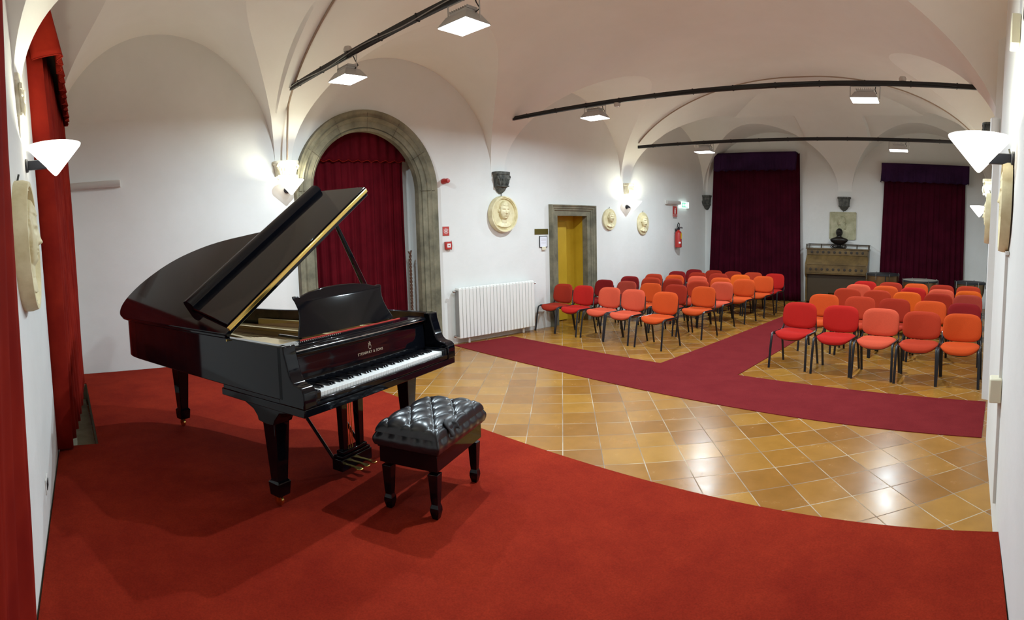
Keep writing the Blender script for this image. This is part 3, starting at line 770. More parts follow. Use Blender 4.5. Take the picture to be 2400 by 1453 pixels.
# ------------------------------------------------------------------ chairs
def sgnpow(c, p): return math.copysign(abs(c) ** p, c)
def make_chair():
    t = thing('upholstered_chair', '', 'chair')
    # seat pad: rounded outline, waterfall front, slightly dished
    def top(r, a):
        x = 0.244 * r * sgnpow(cos(a), 0.62); y = 0.205 * r * sgnpow(sin(a), 0.62)
        z = 0.468 + 0.012 * (x / 0.237) ** 2 - 0.045 * max(0, (-y - 0.10) / 0.105) ** 2 - 0.014 * math.exp(-((y - 0.04) / 0.12) ** 2) + 0.012 * max(0, y) / 0.2
        z -= 0.026 * max(0, (r - 0.82) / 0.18) ** 2
        return (x, y, z)
    mb = MB(); an = lins(0, 2 * pi, 40)
    mb.grid(top, [0.001, 0.3, 0.6, 0.8, 0.9, 0.96, 1.0], an)
    mb.grid(lambda q, a: (top(1.0, a)[0] * (1 - 0.05 * q), top(1.0, a)[1] * (1 - 0.05 * q), top(1.0, a)[2] - 0.022 * q), [0, 0.5, 1.0], an)
    mb.build('seat', M['fabric'], t, smooth='all')
    mb = MB(); mb.grid(lambda q, a: (top(1.0, a)[0] * (0.96 - 0.5 * q), top(1.0, a)[1] * (0.96 - 0.5 * q), top(1.0, a)[2] - 0.022 - 0.018 * min(1, q * 3)), [0, 0.15, 0.33, 1.0], an)
    mb.grid(lambda q, a: (top(1.0, a)[0] * 0.46 * q, top(1.0, a)[1] * 0.46 * q, 0.425), [0.001, 1.0], an)
    mb.build('seat_shell', M['plasticblack'], t, smooth='all')
    # backrest: upright pad, curved round the sitter
    def bk_(r, a, off, k=1.0):
        x = 0.245 * r * sgnpow(cos(a), 0.46) * k; zz = 0.165 * r * sgnpow(sin(a), 0.46) * k
        if zz > 0: x *= 1 - 0.10 * (zz / 0.165) ** 2
        if zz < 0: zz -= 0.022 * (1 - (x / 0.245) ** 2) * min(1, -zz / 0.08)
        y = 0.222 + 0.16 * zz - 0.055 * (x / 0.245) ** 2 + off
        y += 0.022 * max(0, (r - 0.75) / 0.25) ** 2 * (1 if off < 0.02 else -1)
        return (x, y, 0.655 + zz)
    mb = MB(); mb.grid(lambda r, a: bk_(r, a, 0), [0.001, 0.35, 0.7, 0.85, 0.94, 1.0], an)
    mb.grid(lambda q, a: tuple(Vector(bk_(1, a, 0)).lerp(Vector(bk_(1, a, 0.05)), q * 0.55)), [0, 0.5, 1], an)
    mb.build('backrest', M['fabric'], t, smooth='all')
    mb = MB(); mb.grid(lambda r, a: bk_(r, a, 0.052, 0.985), [0.001, 0.5, 0.8, 0.94, 1.0], an)
    mb.grid(lambda q, a: tuple(Vector(bk_(1, a, 0, 1.0)).lerp(Vector(bk_(1, a, 0.052, 0.985)), 0.5 + q * 0.5)), [0, 1], an)
    mb.build('back_shell', M['plasticblack'], t, smooth='all')
    for s in (-1, 1):
        MB().tube([(s * 0.252, -0.262, 0.0), (s * 0.246, -0.218, 0.30), (s * 0.242, -0.200, 0.405), (s * 0.242, -0.185, 0.435), (s * 0.242, -0.15, 0.448)], 0.0165, 8, ell=0.7).build('leg', M['chairframe'], t, smooth=True)
        MB().tube([(s * 0.252, 0.245, 0.0), (s * 0.246, 0.185, 0.30), (s * 0.243, 0.155, 0.40), (s * 0.242, 0.13, 0.435), (s * 0.242, 0.08, 0.448)], 0.0165, 8, ell=0.7).build('leg', M['chairframe'], t, smooth=True)
        MB().tube([(s * 0.242, -0.15, 0.448), (s * 0.242, 0.14, 0.448), (s * 0.243, 0.185, 0.462), (s * 0.235, 0.205, 0.50), (s * 0.222, 0.232, 0.60), (s * 0.205, 0.25, 0.72)], 0.014, 8, ell=0.7).build('back_post', M['chairframe'], t, smooth=True)
    MB().tube([(-0.247, -0.12, 0.432), (0.247, -0.12, 0.432)], 0.010, 8).tube([(-0.247, 0.12, 0.432), (0.247, 0.12, 0.432)], 0.010, 8).build('cross_bar', M['chairframe'], t, smooth=True)
    return t

CH = {'s': (0.56, 0.078, 0.036), 'o': (0.54, 0.066, 0.010), 'b': (0.62, 0.095, 0.008), 'r': (0.42, 0.012, 0.008), 'd': (0.22, 0.009, 0.010), 'm': (0.35, 0.044, 0.026), 'u': (0.40, 0.036, 0.012), 'k': (0.31, 0.022, 0.008)}
CN = {'s': 'faded salmon-red', 'o': 'orange-red', 'b': 'bright orange', 'r': 'bright red', 'd': 'dark crimson', 'm': 'dull brick-red', 'u': 'rust-red', 'k': 'dark rust-red'}
LB = [[(-6.74, 8.31), (-6.14, 8.24), (-5.54, 8.20), (-4.99, 8.10), (-4.33, 8.01)],
      [(-6.50, 9.42), (-5.93, 9.37), (-5.30, 9.22), (-4.75, 9.18), (-4.15, 9.09)],
      [(-6.51, 10.40), (-5.92, 10.30), (-5.39, 10.28), (-4.78, 10.21), (-4.22, 10.08)],
      [(-6.38, 11.22), (-5.82, 11.17), (-5.22, 11.09), (-4.63, 10.99), (-4.07, 10.90)],
      [(-6.30, 12.22), (-5.70, 12.11), (-5.14, 12.05), (-4.55, 11.93), (-3.96, 11.80)],
      [(-6.21, 12.99), (-5.65, 12.95), (-5.09, 12.83), (-4.55, 12.77), (-3.97, 12.65)]]
LC = ['krssu', 'dmuko', 'duosu'.replace('u', 'u'), 'uosbo'.replace('s', 'o'), 'dkkbu', 'dkuuu']
LC = ['krsso', 'dmoko', 'dukus', 'uosoo', 'dkkbo', 'dkkur']
RB = [[(-1.99, 7.57), (-1.39, 7.45), (-0.84, 7.36), (-0.30, 7.26), (0.24, 7.21)],
      [(-1.89, 8.73), (-1.30, 8.64), (-0.76, 8.57), (-0.21, 8.46), (0.31, 8.36)],
      [(-1.72, 9.84), (-1.18, 9.75), (-0.65, 9.66), (-0.12, 9.62), (0.42, 9.58)],
      [(-1.66, 10.69), (-1.13, 10.61), (-0.60, 10.51), (-0.08, 10.39), (0.48, 10.31)],
      [(-1.65, 11.50), (-1.12, 11.46), (-0.60, 11.41), (-0.08, 11.36), (0.48, 11.32)]]
RC = ['rrsuo', 'ukrom', 'umbks', 'sorsb', 'ruukr']
RC = ['rrsuo', 'oukod', 'uubkm', 'sorsb', 'rkoku']
ROWN = ['front', 'second', 'third', 'fourth', 'fifth', 'last']
ORD = ['first', 'second', 'third', 'fourth', 'fifth']
proto = make_chair(); used = False
def put_chair(x, y, rz, c, label, group):
    global used
    ch = proto if not used else copy_tree(proto)
    used = True
    ch.location = (x - (-sin(rz)) * 0.245, y - cos(rz) * 0.245, 0); ch.rotation_euler = (0, 0, rz)
    ch['label'] = label; ch['category'] = 'chair'; ch['group'] = group
    for q in ch.children:
        if q.name.startswith(('seat', 'backrest')) and 'shell' not in q.name: q.color = (*CH[c], 1)
jit = random.Random(3)
for ri, row in enumerate(LB):
    for ci, (x, y) in enumerate(row):
        c = LC[ri][ci]
        put_chair(x * 0.97 + (0.07 if ri == 0 and ci == 0 else 0), y * 0.97, radians(-7 + jit.uniform(-1.0, 1.0)), c,
                  f'{CN[c]} chair, {ORD[4-ci]} from the aisle, {ROWN[ri]} row on the doorway side', 'red chairs on the doorway side')
for ri, row in enumerate(RB):
    rn = ROWN[ri] if ri < 4 else 'last'
    for ci, (x, y) in enumerate(row):
        c = RC[ri][ci]
        put_chair(x * (0.985 if x < 0.2 else (0.90, 0.93, 0.90, 0.86, 0.93)[ri]) - (0.02 if ri else 0), y * 0.985, radians(-6 + jit.uniform(-1.0, 1.0)), c,
                  f'{CN[c]} chair, {ORD[ci]} from the aisle, {rn} row on the harmonium side', 'red chairs on the harmonium side')

# ------------------------------------------------------------------ curtains
def curtain(name, label, width, z0, z1, mat, where, out=0.10, folds=10, amp=0.035, valance=None, grp=None, seed=1, flare=0.0, vmat=None, ret=0.0, lean=0.0, fan=0.0):
    t = thing(name, label, 'curtain', group=grp); place(t, where, 0)
    rn = random.Random(seed); ph = [rn.uniform(0, 6) for _ in range(5)]
    def fn(u, v):
        x = (u - 0.5) * width * (1 + flare * (1 - v))
        w = sin(2 * pi * folds * u + ph[0] + 0.7 * sin(3 * u * pi + ph[1])) * 0.75 + 0.3 * sin(2 * pi * folds * 2.3 * u + ph[2])
        w = math.copysign(abs(w) ** 0.8, w)
        y = out + amp * w * (0.55 + 0.45 * (1 - v)) + 0.012 * sin(5 * v + 7 * u + ph[3]) + flare * 0.12 * (1 - v)
        y += lean * v + fan * (1 - u)
        if ret: y *= min(1, min(u, 1 - u) / ret)
        return (x, y, z0 + (z1 - z0) * v + 0.006 * sin(2 * pi * folds * u) * (1 - v))
    MB().grid(fn, lins(0, 1, folds * 16), lins(0, 1, 16)).build('panel', mat, t, smooth='all', solid=0.006)
    if valance:
        va, vb, vo, vd = valance[:4]; vw = valance[4] if len(valance) > 4 else width * 1.08
        mb = MB(); hw = vw / 2
        path = [(-hw, 0.0)] + [(-hw, vo)] + [(-hw + vw * i / 60, vo) for i in range(1, 60)] + [(hw, vo), (hw, 0.0)]
        path2 = []
        for (a, b), (c, d) in zip(path, path[1:]):
            m = 4 if abs(b - d) > 0.1 else 2
            for i in range(m): path2.append((a + (c - a) * i / m, b + (d - b) * i / m))
        path2.append(path[-1]); nP = len(path2)
        def vf(i, v):
            x, y = path2[i]; k = 1 - v
            pl_ = sin(i * 0.52 + ph[4]) * 0.016 + 0.01 * sin(i * 1.3)
            return (x + (pl_ * k if abs(abs(x) - hw) < 1e-6 else 0), y + 0.05 * vd * k + (pl_ * k * 1.3 if y > vo - 1e-6 else 0), va + (vb - va) * v + 0.012 * sin(i * 0.52) * k)
        vo_ = MB().grid(vf, range(nP), lins(0, 1, 8)).build('valance', vmat or mat, t, smooth='all', solid=0.006)
        MB().tube([vf(i, 0.0) for i in range(nP)], 0.006, 5).build('fringe', vmat or mat, vo_, smooth='all')
        MB().box(-hw, hw, 0, vo, vb - 0.02, vb).build('pelmet_board', M['oakdark'], t)
    return t
# back wall
curtain('velvet_curtain', 'wide plum velvet curtain with pelmet in the far corner behind the chairs', 2.28, 0.02, 3.72, M['velvetback'], on_back(-4.92), out=0.10, folds=17, amp=0.03,
        vmat=M['velvetval'], valance=(3.30, 3.75, 0.27, 0.6, 2.14), seed=4, flare=0.10)
curtain('velvet_curtain', 'plum velvet curtain with pelmet right of the harmonium behind the kettledrums', 1.98, 0.10, 3.45, M['velvetback'], on_back(-0.66), out=0.10, folds=14, amp=0.03,
        vmat=M['velvetval'], valance=(3.05, 3.49, 0.27, 0.8, 2.12), seed=5, flare=0.06)
# arch
(cx, cy, _), cr = on_left(4.30)
t = curtain('velvet_curtain', 'dark crimson velvet curtain hanging inside the stone arch', 1.86, 0.03, 3.44, M['velvetarch'], on_left(4.30), out=-0.36, folds=11, amp=0.04, seed=6)
mb = MB().grid(lambda u, v: ((u - 0.5) * 1.88, -0.30 + 0.018 * sin(u * 75) * (1 - v * 0.6), 2.93 + 0.52 * v + 0.012 * sin(u * 75) * (1 - v)), lins(0, 1, 150), lins(0, 1, 6))
vv = mb.build('valance', M['velvetarch'], t, smooth='all', solid=0.006)
MB().tube([((u - 0.5) * 1.88, -0.30 + 0.018 * sin(u * 75), 2.93 + 0.012 * sin(u * 75)) for u in lins(0, 1, 150)], 0.006, 5).build('fringe', M['velvetred'], vv, smooth='all')
# left window of the front wall
curtain('velvet_curtain', 'scarlet velvet curtain with pelmet beside the stone pit at the stage corner', 2.36, 0.24, 3.45, M['velvetred'], on_front(-5.70), out=0.11, folds=9, amp=0.036, ret=0.014, fan=0.09,
        valance=(3.34, 3.75, 0.21, 0.9, 2.44), seed=8)
# nearest curtain
curtain('velvet_curtain', 'scarlet velvet curtain closest to the viewer, at the left edge', 1.02, 0.23, 3.45, M['velvetred'], on_front(-1.13), out=0.085, folds=4, amp=0.032, seed=12, ret=0.02, lean=0.12)

# rope tie hanging in the niche
mb = MB()
for k in range(2):
    mb.tube([(xW(5.29) - 0.30 + 0.012 * cos(z * 55 + k * pi), 5.29 + 0.012 * sin(z * 55 + k * pi), z) for z in lins(0.35, 1.47, 150)], 0.011, 6)
mb.tube([(xW(5.29) - 0.30, 5.29 + 0.02, 1.45), (xW(5.29) - 0.29, 5.25, 1.53), (xW(5.29) - 0.31, 5.32, 1.54), (xW(5.29) - 0.30, 5.29, 1.46)], 0.014, 6)
tag(mb.build('curtain_rope', M['rope'], smooth=True), 'twisted brown rope hanging beside the curtain in the arch', 'rope')

# ------------------------------------------------------------------ corbels
def corbel(where, ztop_, mat, label, w=0.34, h=0.36, d=0.2, plain=False):
    mb = MB(); hw = w / 2
    rows = [(0.0, 1.0, 1.0), (0.12, 1.0, 1.0), (0.16, 0.88, 0.9), (0.30, 0.86, 0.92), (0.55, 0.80, 0.78), (0.68, 0.84, 0.74), (0.74, 0.66, 0.6), (0.88, 0.5, 0.42), (1.0, 0.2, 0.16)]
    vs = []; n = 14
    for q, a, b in rows:
        for i in range(n + 1):
            th = pi * i / n
            x = hw * a * sgnpow(cos(th), 0.55); y = d * b * sgnpow(sin(th), 0.45)
            vs.append((x, y, -h * q))
    m = n + 1
    fs = [(r * m + i, r * m + i + 1, (r + 1) * m + i + 1, (r + 1) * m + i) for r in range(len(rows) - 1) for i in range(n)]
    fs += [tuple(range(m)), tuple(reversed(range((len(rows) - 1) * m, len(rows) * m)))]
    mb.add(vs, fs)
    o = mb.build('wall_corbel', mat, smooth=True); place(o, where, ztop_)
    tag(o, label, 'corbel')
    if not plain:
        for sx in (-1, 1):      # scrolls and leaves
            c = MB().tube([(sx * (hw * 0.70 + 0.030 * cos(a) * (1 - a / 14)), d * 0.76 + 0.01, -h * 0.28 + 0.045 * sin(a) * (1 - a / 14)) for a in lins(0, 9, 24)], 0.010, 5)
            c.build('scroll', mat, o, smooth=True)
        c = MB()
        for xx in (-0.10, -0.065, -0.03, 0.005, 0.04, 0.075, 0.11):
            c.tube([(xx * w / 0.34 * 0.8, d * 0.80, -h * 0.70), (xx * w / 0.34 * 0.95, d * 0.93, -h * 0.48), (xx * w / 0.34 * 1.15, d * 0.94, -h * 0.33)], [0.006, 0.014, 0.006], 5)
        c.tube([(-hw * 0.75, d * 0.7, -h * 0.66), (0, d * 0.86, -h * 0.68), (hw * 0.75, d * 0.7, -h * 0.66)], 0.012, 6)
        c.build('leaf_carving', mat, o, smooth=True)
    return o
corbel(on_left(3.16), 2.87, M['stucco'], 'cream scrolled corbel left of the stone arch above a lit sconce', w=0.36, h=0.30, d=0.15)
corbel(on_left(6.90), 2.80, M['darkstone'], 'dark carved stone corbel above the round portrait medallion', w=0.32, h=0.36, d=0.14)
corbel(on_left(10.43), 2.78, M['stucco'], 'pale corbel above the sconce between two small medallions', w=0.24, h=0.34, d=0.14)
corbel(on_back(-6.28), 2.70, M['darkstone'], 'dark stone corbel in the far left corner by the curtain', w=0.24, h=0.38)
corbel(on_back(-2.64), 2.66, M['darkstone'], 'plain dark stone corbel above the square relief', w=0.33, h=0.34, plain=True)
corbel(on_right(6.4), 3.04, M['darkstone'], 'dark corbel above the large sconce on the right wall', w=0.30, h=0.19, d=0.14)
corbel(on_right(10.5), 2.85, M['stucco'], 'pale corbel above the farther sconce on the right wall', w=0.34, h=0.40, d=0.16)
corbel(on_front(-3.52), 2.90, M['stucco'], 'cream scrolled corbel above the sconce on the curtained wall', w=0.22, h=0.36, d=0.035)

# ------------------------------------------------------------------ cone sconces
def make_sconce():
    t = thing('wall_sconce', '', 'sconce')
    MB().lathe([(0.006, -0.195), (0.02, -0.183), (0.172, -0.012), (0.176, 0.0), (0.168, 0.002), (0.165, -0.008), (0.02, -0.16)], 40, Matrix.Translation((0, 0.192, 0))).build('glass_shade', M['shade'], t, smooth=True)
    MB().lathe([(0.02, -0.10), (0.05, -0.09), (0.06, -0.05), (0.05, -0.02), (0.02, -0.012)], 20, Matrix.Translation((0, 0.192, 0))).build('bulb', M['bulb'], t, smooth='all')
    MB().box(-0.016, 0.016, 0.012, 0.165, -0.145, -0.085).build('bracket_arm', M['bracket'], t, bev=0.004)
    MB().lathe([(0.045, 0.0), (0.045, 0.012), (0.038, 0.018)], 24, Matrix.Translation((0, 0.0, -0.115)) @ Matrix.Rotation(-pi / 2, 4, 'X')).build('wall_plate', M['bracket'], t, smooth=True)
    return t
sc0 = make_sconce()
for i, (wh, z, lb) in enumerate([(on_left(3.17), 2.60, 'lit white cone sconce under the corbel left of the stone arch'),
                                 (on_left(10.42), 2.40, 'lit white cone sconce between the two small medallions'),
                                 (on_front(-3.72), 2.51, 'lit white cone sconce in front of the lit red curtain at the stage corner'),
                                 (on_right(3.15), 2.34, 'large lit white cone sconce nearest the viewer on the right wall'),
                                 (on_right(10.30), 2.35, 'small distant lit cone sconce on the right wall')]):
    s = sc0 if i == 0 else copy_tree(sc0)
    place(s, wh, z); s['label'] = lb; s['category'] = 'sconce'; s['group'] = 'white cone wall sconces'
sc = [o for o in bpy.data.objects if o.get('label', '').startswith('large lit')][0]

# ------------------------------------------------------------------ light rails and floods
M25 = tan(radians(2.5))
rails = [((-6.89, 3.10, 3.74), 7.05, 'black light rail nearest the viewer, crossing above the piano', [(-5.42, 0.25), (-3.62, 0.25), (-1.70, 0.25)]),
         ((-6.61, 6.90, 3.637), 6.93, 'black light rail crossing the middle of the vault', [(-4.97, 0.20), (-1.12, 0.205)]),
         ((-6.28, 10.35, 3.515), 6.90, 'black light rail farthest from the viewer, above the back chairs', [(-4.78, 0.19), (-1.0, 0.195)])]
def make_flood():
    t = thing('flood_lamp', '', 'lamp')
    MB().frustum((-0.175, 0.175, -0.15, 0.15), 0.0, (-0.12, 0.12, -0.09, 0.09), 0.085).box(-0.10, 0.10, -0.07, 0.07, 0.085, 0.115).build('housing', M['lampmetal'], t, bev=0.008)
    mb = MB()
    for i in range(9): mb.box(-0.11 + i * 0.026, -0.105 + i * 0.026, -0.06, 0.06, 0.112, 0.135)
    mb.build('cooling_fins', M['lampmetal'], t)
    MB().box(-0.165, 0.165, -0.14, 0.14, -0.006, 0.002).build('glass', M['floodglass'], t)
    MB().tube([(-0.185, 0, 0.02), (-0.187, 0, 0.235)], 0.006, 6).tube([(0.185, 0, 0.02), (0.187, 0, 0.235)], 0.006, 6).tube([(-0.187, 0, 0.235), (0.187, 0, 0.235)], 0.006, 6).build('yoke', M['lampmetal'], t, smooth=True)
    MB().tube([(0.09, 0.03, 0.10), (0.14, 0.05, 0.14), (0.12, 0.03, 0.20), (0.13, 0.0, 0.25)], 0.006, 6).build('power_lead', M['plasticblack'], t, smooth=True)
    ld = bpy.data.lights.new('lamp_burner', 'AREA'); ld.shape = 'DISK'; ld.size = 0.05; ld.energy = FLOOD; ld.color = (0.82, 1.0, 1.10)
    lo_ = bpy.data.objects.new('lamp_burner', ld); COL.objects.link(lo_); lo_.parent = t; lo_.location = (0, 0, -0.012)
    return t
fl0 = make_flood(); k = 0
names = ['lit flood lamp over the piano lid, left end of the nearest rail', 'brightest lit flood lamp at the top edge, on the nearest rail', 'lit flood lamp on the unseen right part of the nearest rail',
         'lit flood lamp on the left part of the middle rail', 'lit flood lamp on the right part of the middle rail',
         'lit flood lamp on the far rail beside the wide shaded red curtain', 'lit flood lamp on the far rail above the right curtain']
for ri, ((x0, y0, z0), L, lb, fls) in enumerate(rails):
    r = MB().box(0, L, -0.021, 0.021, -0.03, 0.03).build('light_rail', M['railblack'], bev=0.004)
    r.location = (x0, y0, z0); r.rotation_euler = (0, 0, radians(2.5)); tag(r, lb, 'light rail', 'black light rails')
    cl = MB().box(-0.008, 0.008, -0.025, 0.025, -0.034, 0.034).build('clip', M['railblack'], r)
    for n_, q in enumerate(lins(0.35, L - 0.3, 11)):
        c = cl if n_ == 0 else cl.copy()
        if n_: COL.objects.link(c)
        c.parent = r; c.location = (q, 0, 0)
    MB().tube([(q, -0.03 - 0.006 * sin(q * 5), -0.012 + 0.014 * sin(q * 4.3)) for q in lins(0.02, L - 0.3, 60)], 0.005, 5).build('cable', M['greycable'] if ri == 0 else M['railblack'], r, smooth=True)
    for (fx, dz) in fls:
        q = fl0 if k == 0 else copy_tree(fl0)
        q.location = (fx, y0 + (fx - x0) * M25, z0 - dz); q.rotation_euler = (0, 0, radians(2.5))
        for ch in q.children:
            if ch.name.startswith('yoke'): ch.scale = (1, 1, (dz - 0.033) / 0.243)
            if ch.name.startswith('power_lead'): ch.scale = (1, 1, (dz - 0.034) / 0.258)
        q['label'] = names[k]; q['category'] = 'lamp'; q['group'] = 'flood lamps on the rails'; k += 1
# little grey domes (detectors) on the rails
for (ri, q, sg, lb) in ((0, 1.50, 1, 'small grey round detector above the rail over the piano'), (1, 2.02, -1, 'small round sensor hanging beside the left lamp of the middle rail'),
                        (1, 5.95, 1, 'small grey detector above the right end of the middle rail')):
    (x0, y0, z0) = rails[ri][0]
    o = MB().lathe([(0.045, -0.01), (0.048, 0.02), (0.035, 0.045), (0.01, 0.05)], 20, Matrix.Rotation(0 if sg > 0 else pi, 4, 'X')).build('smoke_detector', M['clearcover'], smooth=True)
    o.location = (x0 + q, y0 + q * M25 + 0.0, z0 + sg * 0.04); tag(o, lb, 'detector')
# cables over the vault
def vault_cable(x0, x1, yfn, lb, r=0.013, extra=()):
    pts = [(x, yfn(x), ceil_at(x, yfn(x)) - 0.008) for x in lins(x0, x1, 120)]
    o = MB().tube(list(extra) + pts, r, 6).build('ceiling_cable', M['cable'], smooth=True); tag(o, lb, 'cable', 'cables painted over on the vault')
vault_cable(-6.28, 0.35, lambda x: 10.35 + (x + 6.28) * M25 + 0.02, 'brown cable following the vault above the far rail')
vault_cable(-6.90, -4.6, lambda x: 3.12, 'brown cable climbing the vault from the corbel left of the arch', extra=[(xW(3.12) + 0.19, 3.12, 2.87), (xW(3.12) + 0.24, 3.12, 3.2), (xW(3.12) + 0.30, 3.12, 3.5)])

# ------------------------------------------------------------------ relief portraits
def relief(name, label, w, h, mat, where, z, amp=0.05, oval=True, rim=0.03, thick=0.05, kind=0, seed=0, profile=False, cat='medallion'):
    t = thing(name, label, cat); place(t, where, z)
    if oval:
        pr = [(1.0, 0.0), (1.0, thick * 0.55), (0.97, thick), (0.90, thick), (0.88, thick * 0.82), (0.84, thick * 0.9), (0.81, thick * 0.62), (0.001, thick * 0.6)]
        if rim < 0.01: pr = [(1.0, 0.0), (1.0, thick * 0.6), (0.97, thick * 0.7), (0.001, thick * 0.7)]
        mb = MB(); mb.grid(lambda p, a: (w / 2 * p[0] * cos(a), p[1], h / 2 * p[0] * sin(a)), pr, lins(0, 2 * pi, 56))
        mb.build('disc', mat, t, smooth=True)
    else:
        MB().box(-w / 2, w / 2, 0, thick, -h / 2, h / 2).build('slab', mat, t, bev=0.004)
        mb = MB()
        for a in (-1, 1): mb.box(a * w / 2 - 0.014, a * w / 2 + 0.014, 0, thick + 0.012, -h / 2, h / 2); mb.box(-w / 2, w / 2, 0, thick + 0.012, a * h / 2 - 0.014, a * h / 2 + 0.014)
        mb.build('rim', mat, t, bev=0.003)
    base = thick * (0.6 if oval and rim >= 0.01 else 0.7 if oval else 1.0)
    g = lambda x, y, cx_, cy_, sx, sy: math.exp(-((x - cx_) / sx) ** 2 - ((y - cy_) / sy) ** 2)
    def dome(x, y, cx_, cy_, sx, sy, p=2.0):
        q = 1 - ((x - cx_) / sx) ** 2 - ((y - cy_) / sy) ** 2
        return q ** 0.5 if q > 0 else 0
    def hgt(x, y):       # unit coords, face about 1 unit tall
        if profile:
            a = dome(x, y, 0.10, 0.20, 0.34, 0.40) * 0.7
            fx = -0.22 - 0.05 * g(0, y, 0, 0.08, 1, 0.06) - 0.03 * g(0, y, 0, -0.08, 1, 0.05) - 0.04 * g(0, y, 0, -0.2, 1, 0.06)
            if -0.32 < y < 0.42 and fx < x < 0.15: a = max(a, 0.55 * min(1, (x - fx) / 0.08))
            a = max(a, 0.5 * dome(x, y, -0.12, -0.22, 0.16, 0.2)) + 0.2 * g(x, y, 0.2, 0.02, 0.05, 0.07) - 0.25 * g(x, y, -0.12, 0.1, 0.05, 0.03)
            a += 0.12 * sin(26 * x + 9 * y) * (dome(x, y, 0.15, 0.36, 0.3, 0.22) > 0.1)
            b = 0.45 * dome(x, y, 0.20, -0.75, 0.62, 0.48)
            if abs(x - 0.12 - 0.1 * y) < 0.16 and -0.6 < y < 0.0: b = max(b, 0.42)
            return max(a, b)
        head = dome(x, y, 0, 0.02, 0.33, 0.50)
        a = head ** 0.55 * (0.80 + 0.20 * head)
        if head > 0:
            nb = max(0, min(1, (0.13 - y) / 0.26)) * (1 if y > -0.13 else math.exp(-((y + 0.13) / 0.02) ** 2)) if y < 0.13 else 0
            a += 0.34 * nb * math.exp(-(x / 0.045) ** 2) + 0.10 * g(x, y, 0, -0.11, 0.07, 0.03)
            for s in (-1, 1):
                a -= 0.26 * g(x, y, s * 0.135, 0.055, 0.075, 0.04); a += 0.13 * g(x, y, s * 0.135, 0.05, 0.035, 0.018)
                a += 0.10 * g(x, y, s * 0.13, 0.125, 0.10, 0.022)
                a -= 0.07 * g(x, y, s * 0.17, -0.16, 0.05, 0.09)
            a += 0.10 * g(x, y, 0, -0.205, 0.09, 0.018) - 0.14 * g(x, y, 0, -0.23, 0.085, 0.010) + 0.10 * g(x, y, 0, -0.258, 0.075, 0.02) - 0.08 * g(x, y, 0, -0.30, 0.08, 0.02) + 0.12 * g(x, y, 0, -0.37, 0.09, 0.05)
            if kind == 2: a += 0.24 * g(x, y, 0, -0.185, 0.15, 0.035)
            if y > 0.26 + 0.2 * abs(x) or abs(x) > 0.285: a += 0.10 + 0.05 * sin(34 * x + 12 * y + seed)
        for s in (-1, 1): a = max(a, 0.42 * dome(x, y, s * 0.37, 0.02, 0.05, 0.11))
        if abs(x) < 0.17 and -0.62 < y < -0.2: a = max(a, 0.45 * sqrt(max(0, 1 - (x / 0.19) ** 2)))
        b = dome(x, y, 0, -0.95, 0.62, 0.42) * 0.5
        if y < -0.86 + 0.25 * abs(x) * abs(x) * 2: b = 0
        if b > 0: b += 0.05 * sin(20 * abs(x) + 9 * y)
        return max(a, b)
    nx, ny = 88, 108; sw, sh = (0.62, 1.5)
    S = h * 0.52
    oy = 0.16 if not profile else 0.10
    def fn(i, j):
        x = -0.66 + 1.32 * i / nx; y = -1.0 + 1.62 * j / ny
        X, Z = x * S, (y + oy) * S
        if not oval: X = max(-w / 2 + 0.02, min(w / 2 - 0.02, X)); Z = max(-h / 2 + 0.02, min(h / 2 - 0.02, Z))
        return (X, base - 0.002 + amp * max(0, hgt(x, y)), Z)
    mb = MB(); mb.grid(lambda i, j: fn(i, j), range(nx + 1), range(ny + 1))
    keep = []
    for f in mb.f:
        if any(mb.v[i][1] > base + 0.0005 for i in f) and (not oval or all((mb.v[i][0] / (w / 2)) ** 2 + (mb.v[i][2] / (h / 2)) ** 2 < 0.97 for i in f)): keep.append(f)
    mb.f = keep
    mb.build('portrait', mat, t, smooth='all')
    MB().tube([(0, 0.01, h / 2), (0, 0.02, h / 2 + 0.035)], 0.006, 6).build('hanging_nail', M['darkstone'], t)
    return t
relief('portrait_medallion', 'oval cream medallion with a man\'s head in a moulded rim above the radiator', 0.60, 0.62, M['plastercast'], on_left(6.92), 2.09, amp=0.085, thick=0.10)
relief('portrait_medallion', 'small oval cream medallion of a long-haired head right of the yellow door', 0.42, 0.44, M['plastercast'], on_left(9.81), 2.01, amp=0.08, thick=0.06, rim=0, seed=2)
relief('portrait_medallion', 'small oval cream medallion of a moustached head nearest the extinguisher', 0.42, 0.50, M['plastercast'], on_left(11.0), 1.93, amp=0.08, thick=0.05, rim=0, kind=2, seed=4)
relief('portrait_medallion', 'large cream medallion with ribbed rim on the wall beside the scarlet curtains', 0.66, 0.70, M['plastercast'], on_front(-3.05), 1.86, amp=0.055, thick=0.075)
relief('portrait_medallion', 'thick cream medallion seen edge-on under the big sconce on the right', 0.52, 0.56, M['plastercast'], on_right(3.30), 1.99, amp=0.03, thick=0.055)
relief('portrait_medallion', 'farther cream portrait medallion seen edge-on along the right wall', 0.58, 0.60, M['plastercast'], on_right(6.80), 2.02, amp=0.045, thick=0.06)
relief('relief_plaque', 'square greenish cast of a bearded profile above the harmonium', 0.64, 0.66, M['oldcast'], on_back(-2.66), 1.95, amp=0.085, oval=False, thick=0.03, profile=True, cat='relief')

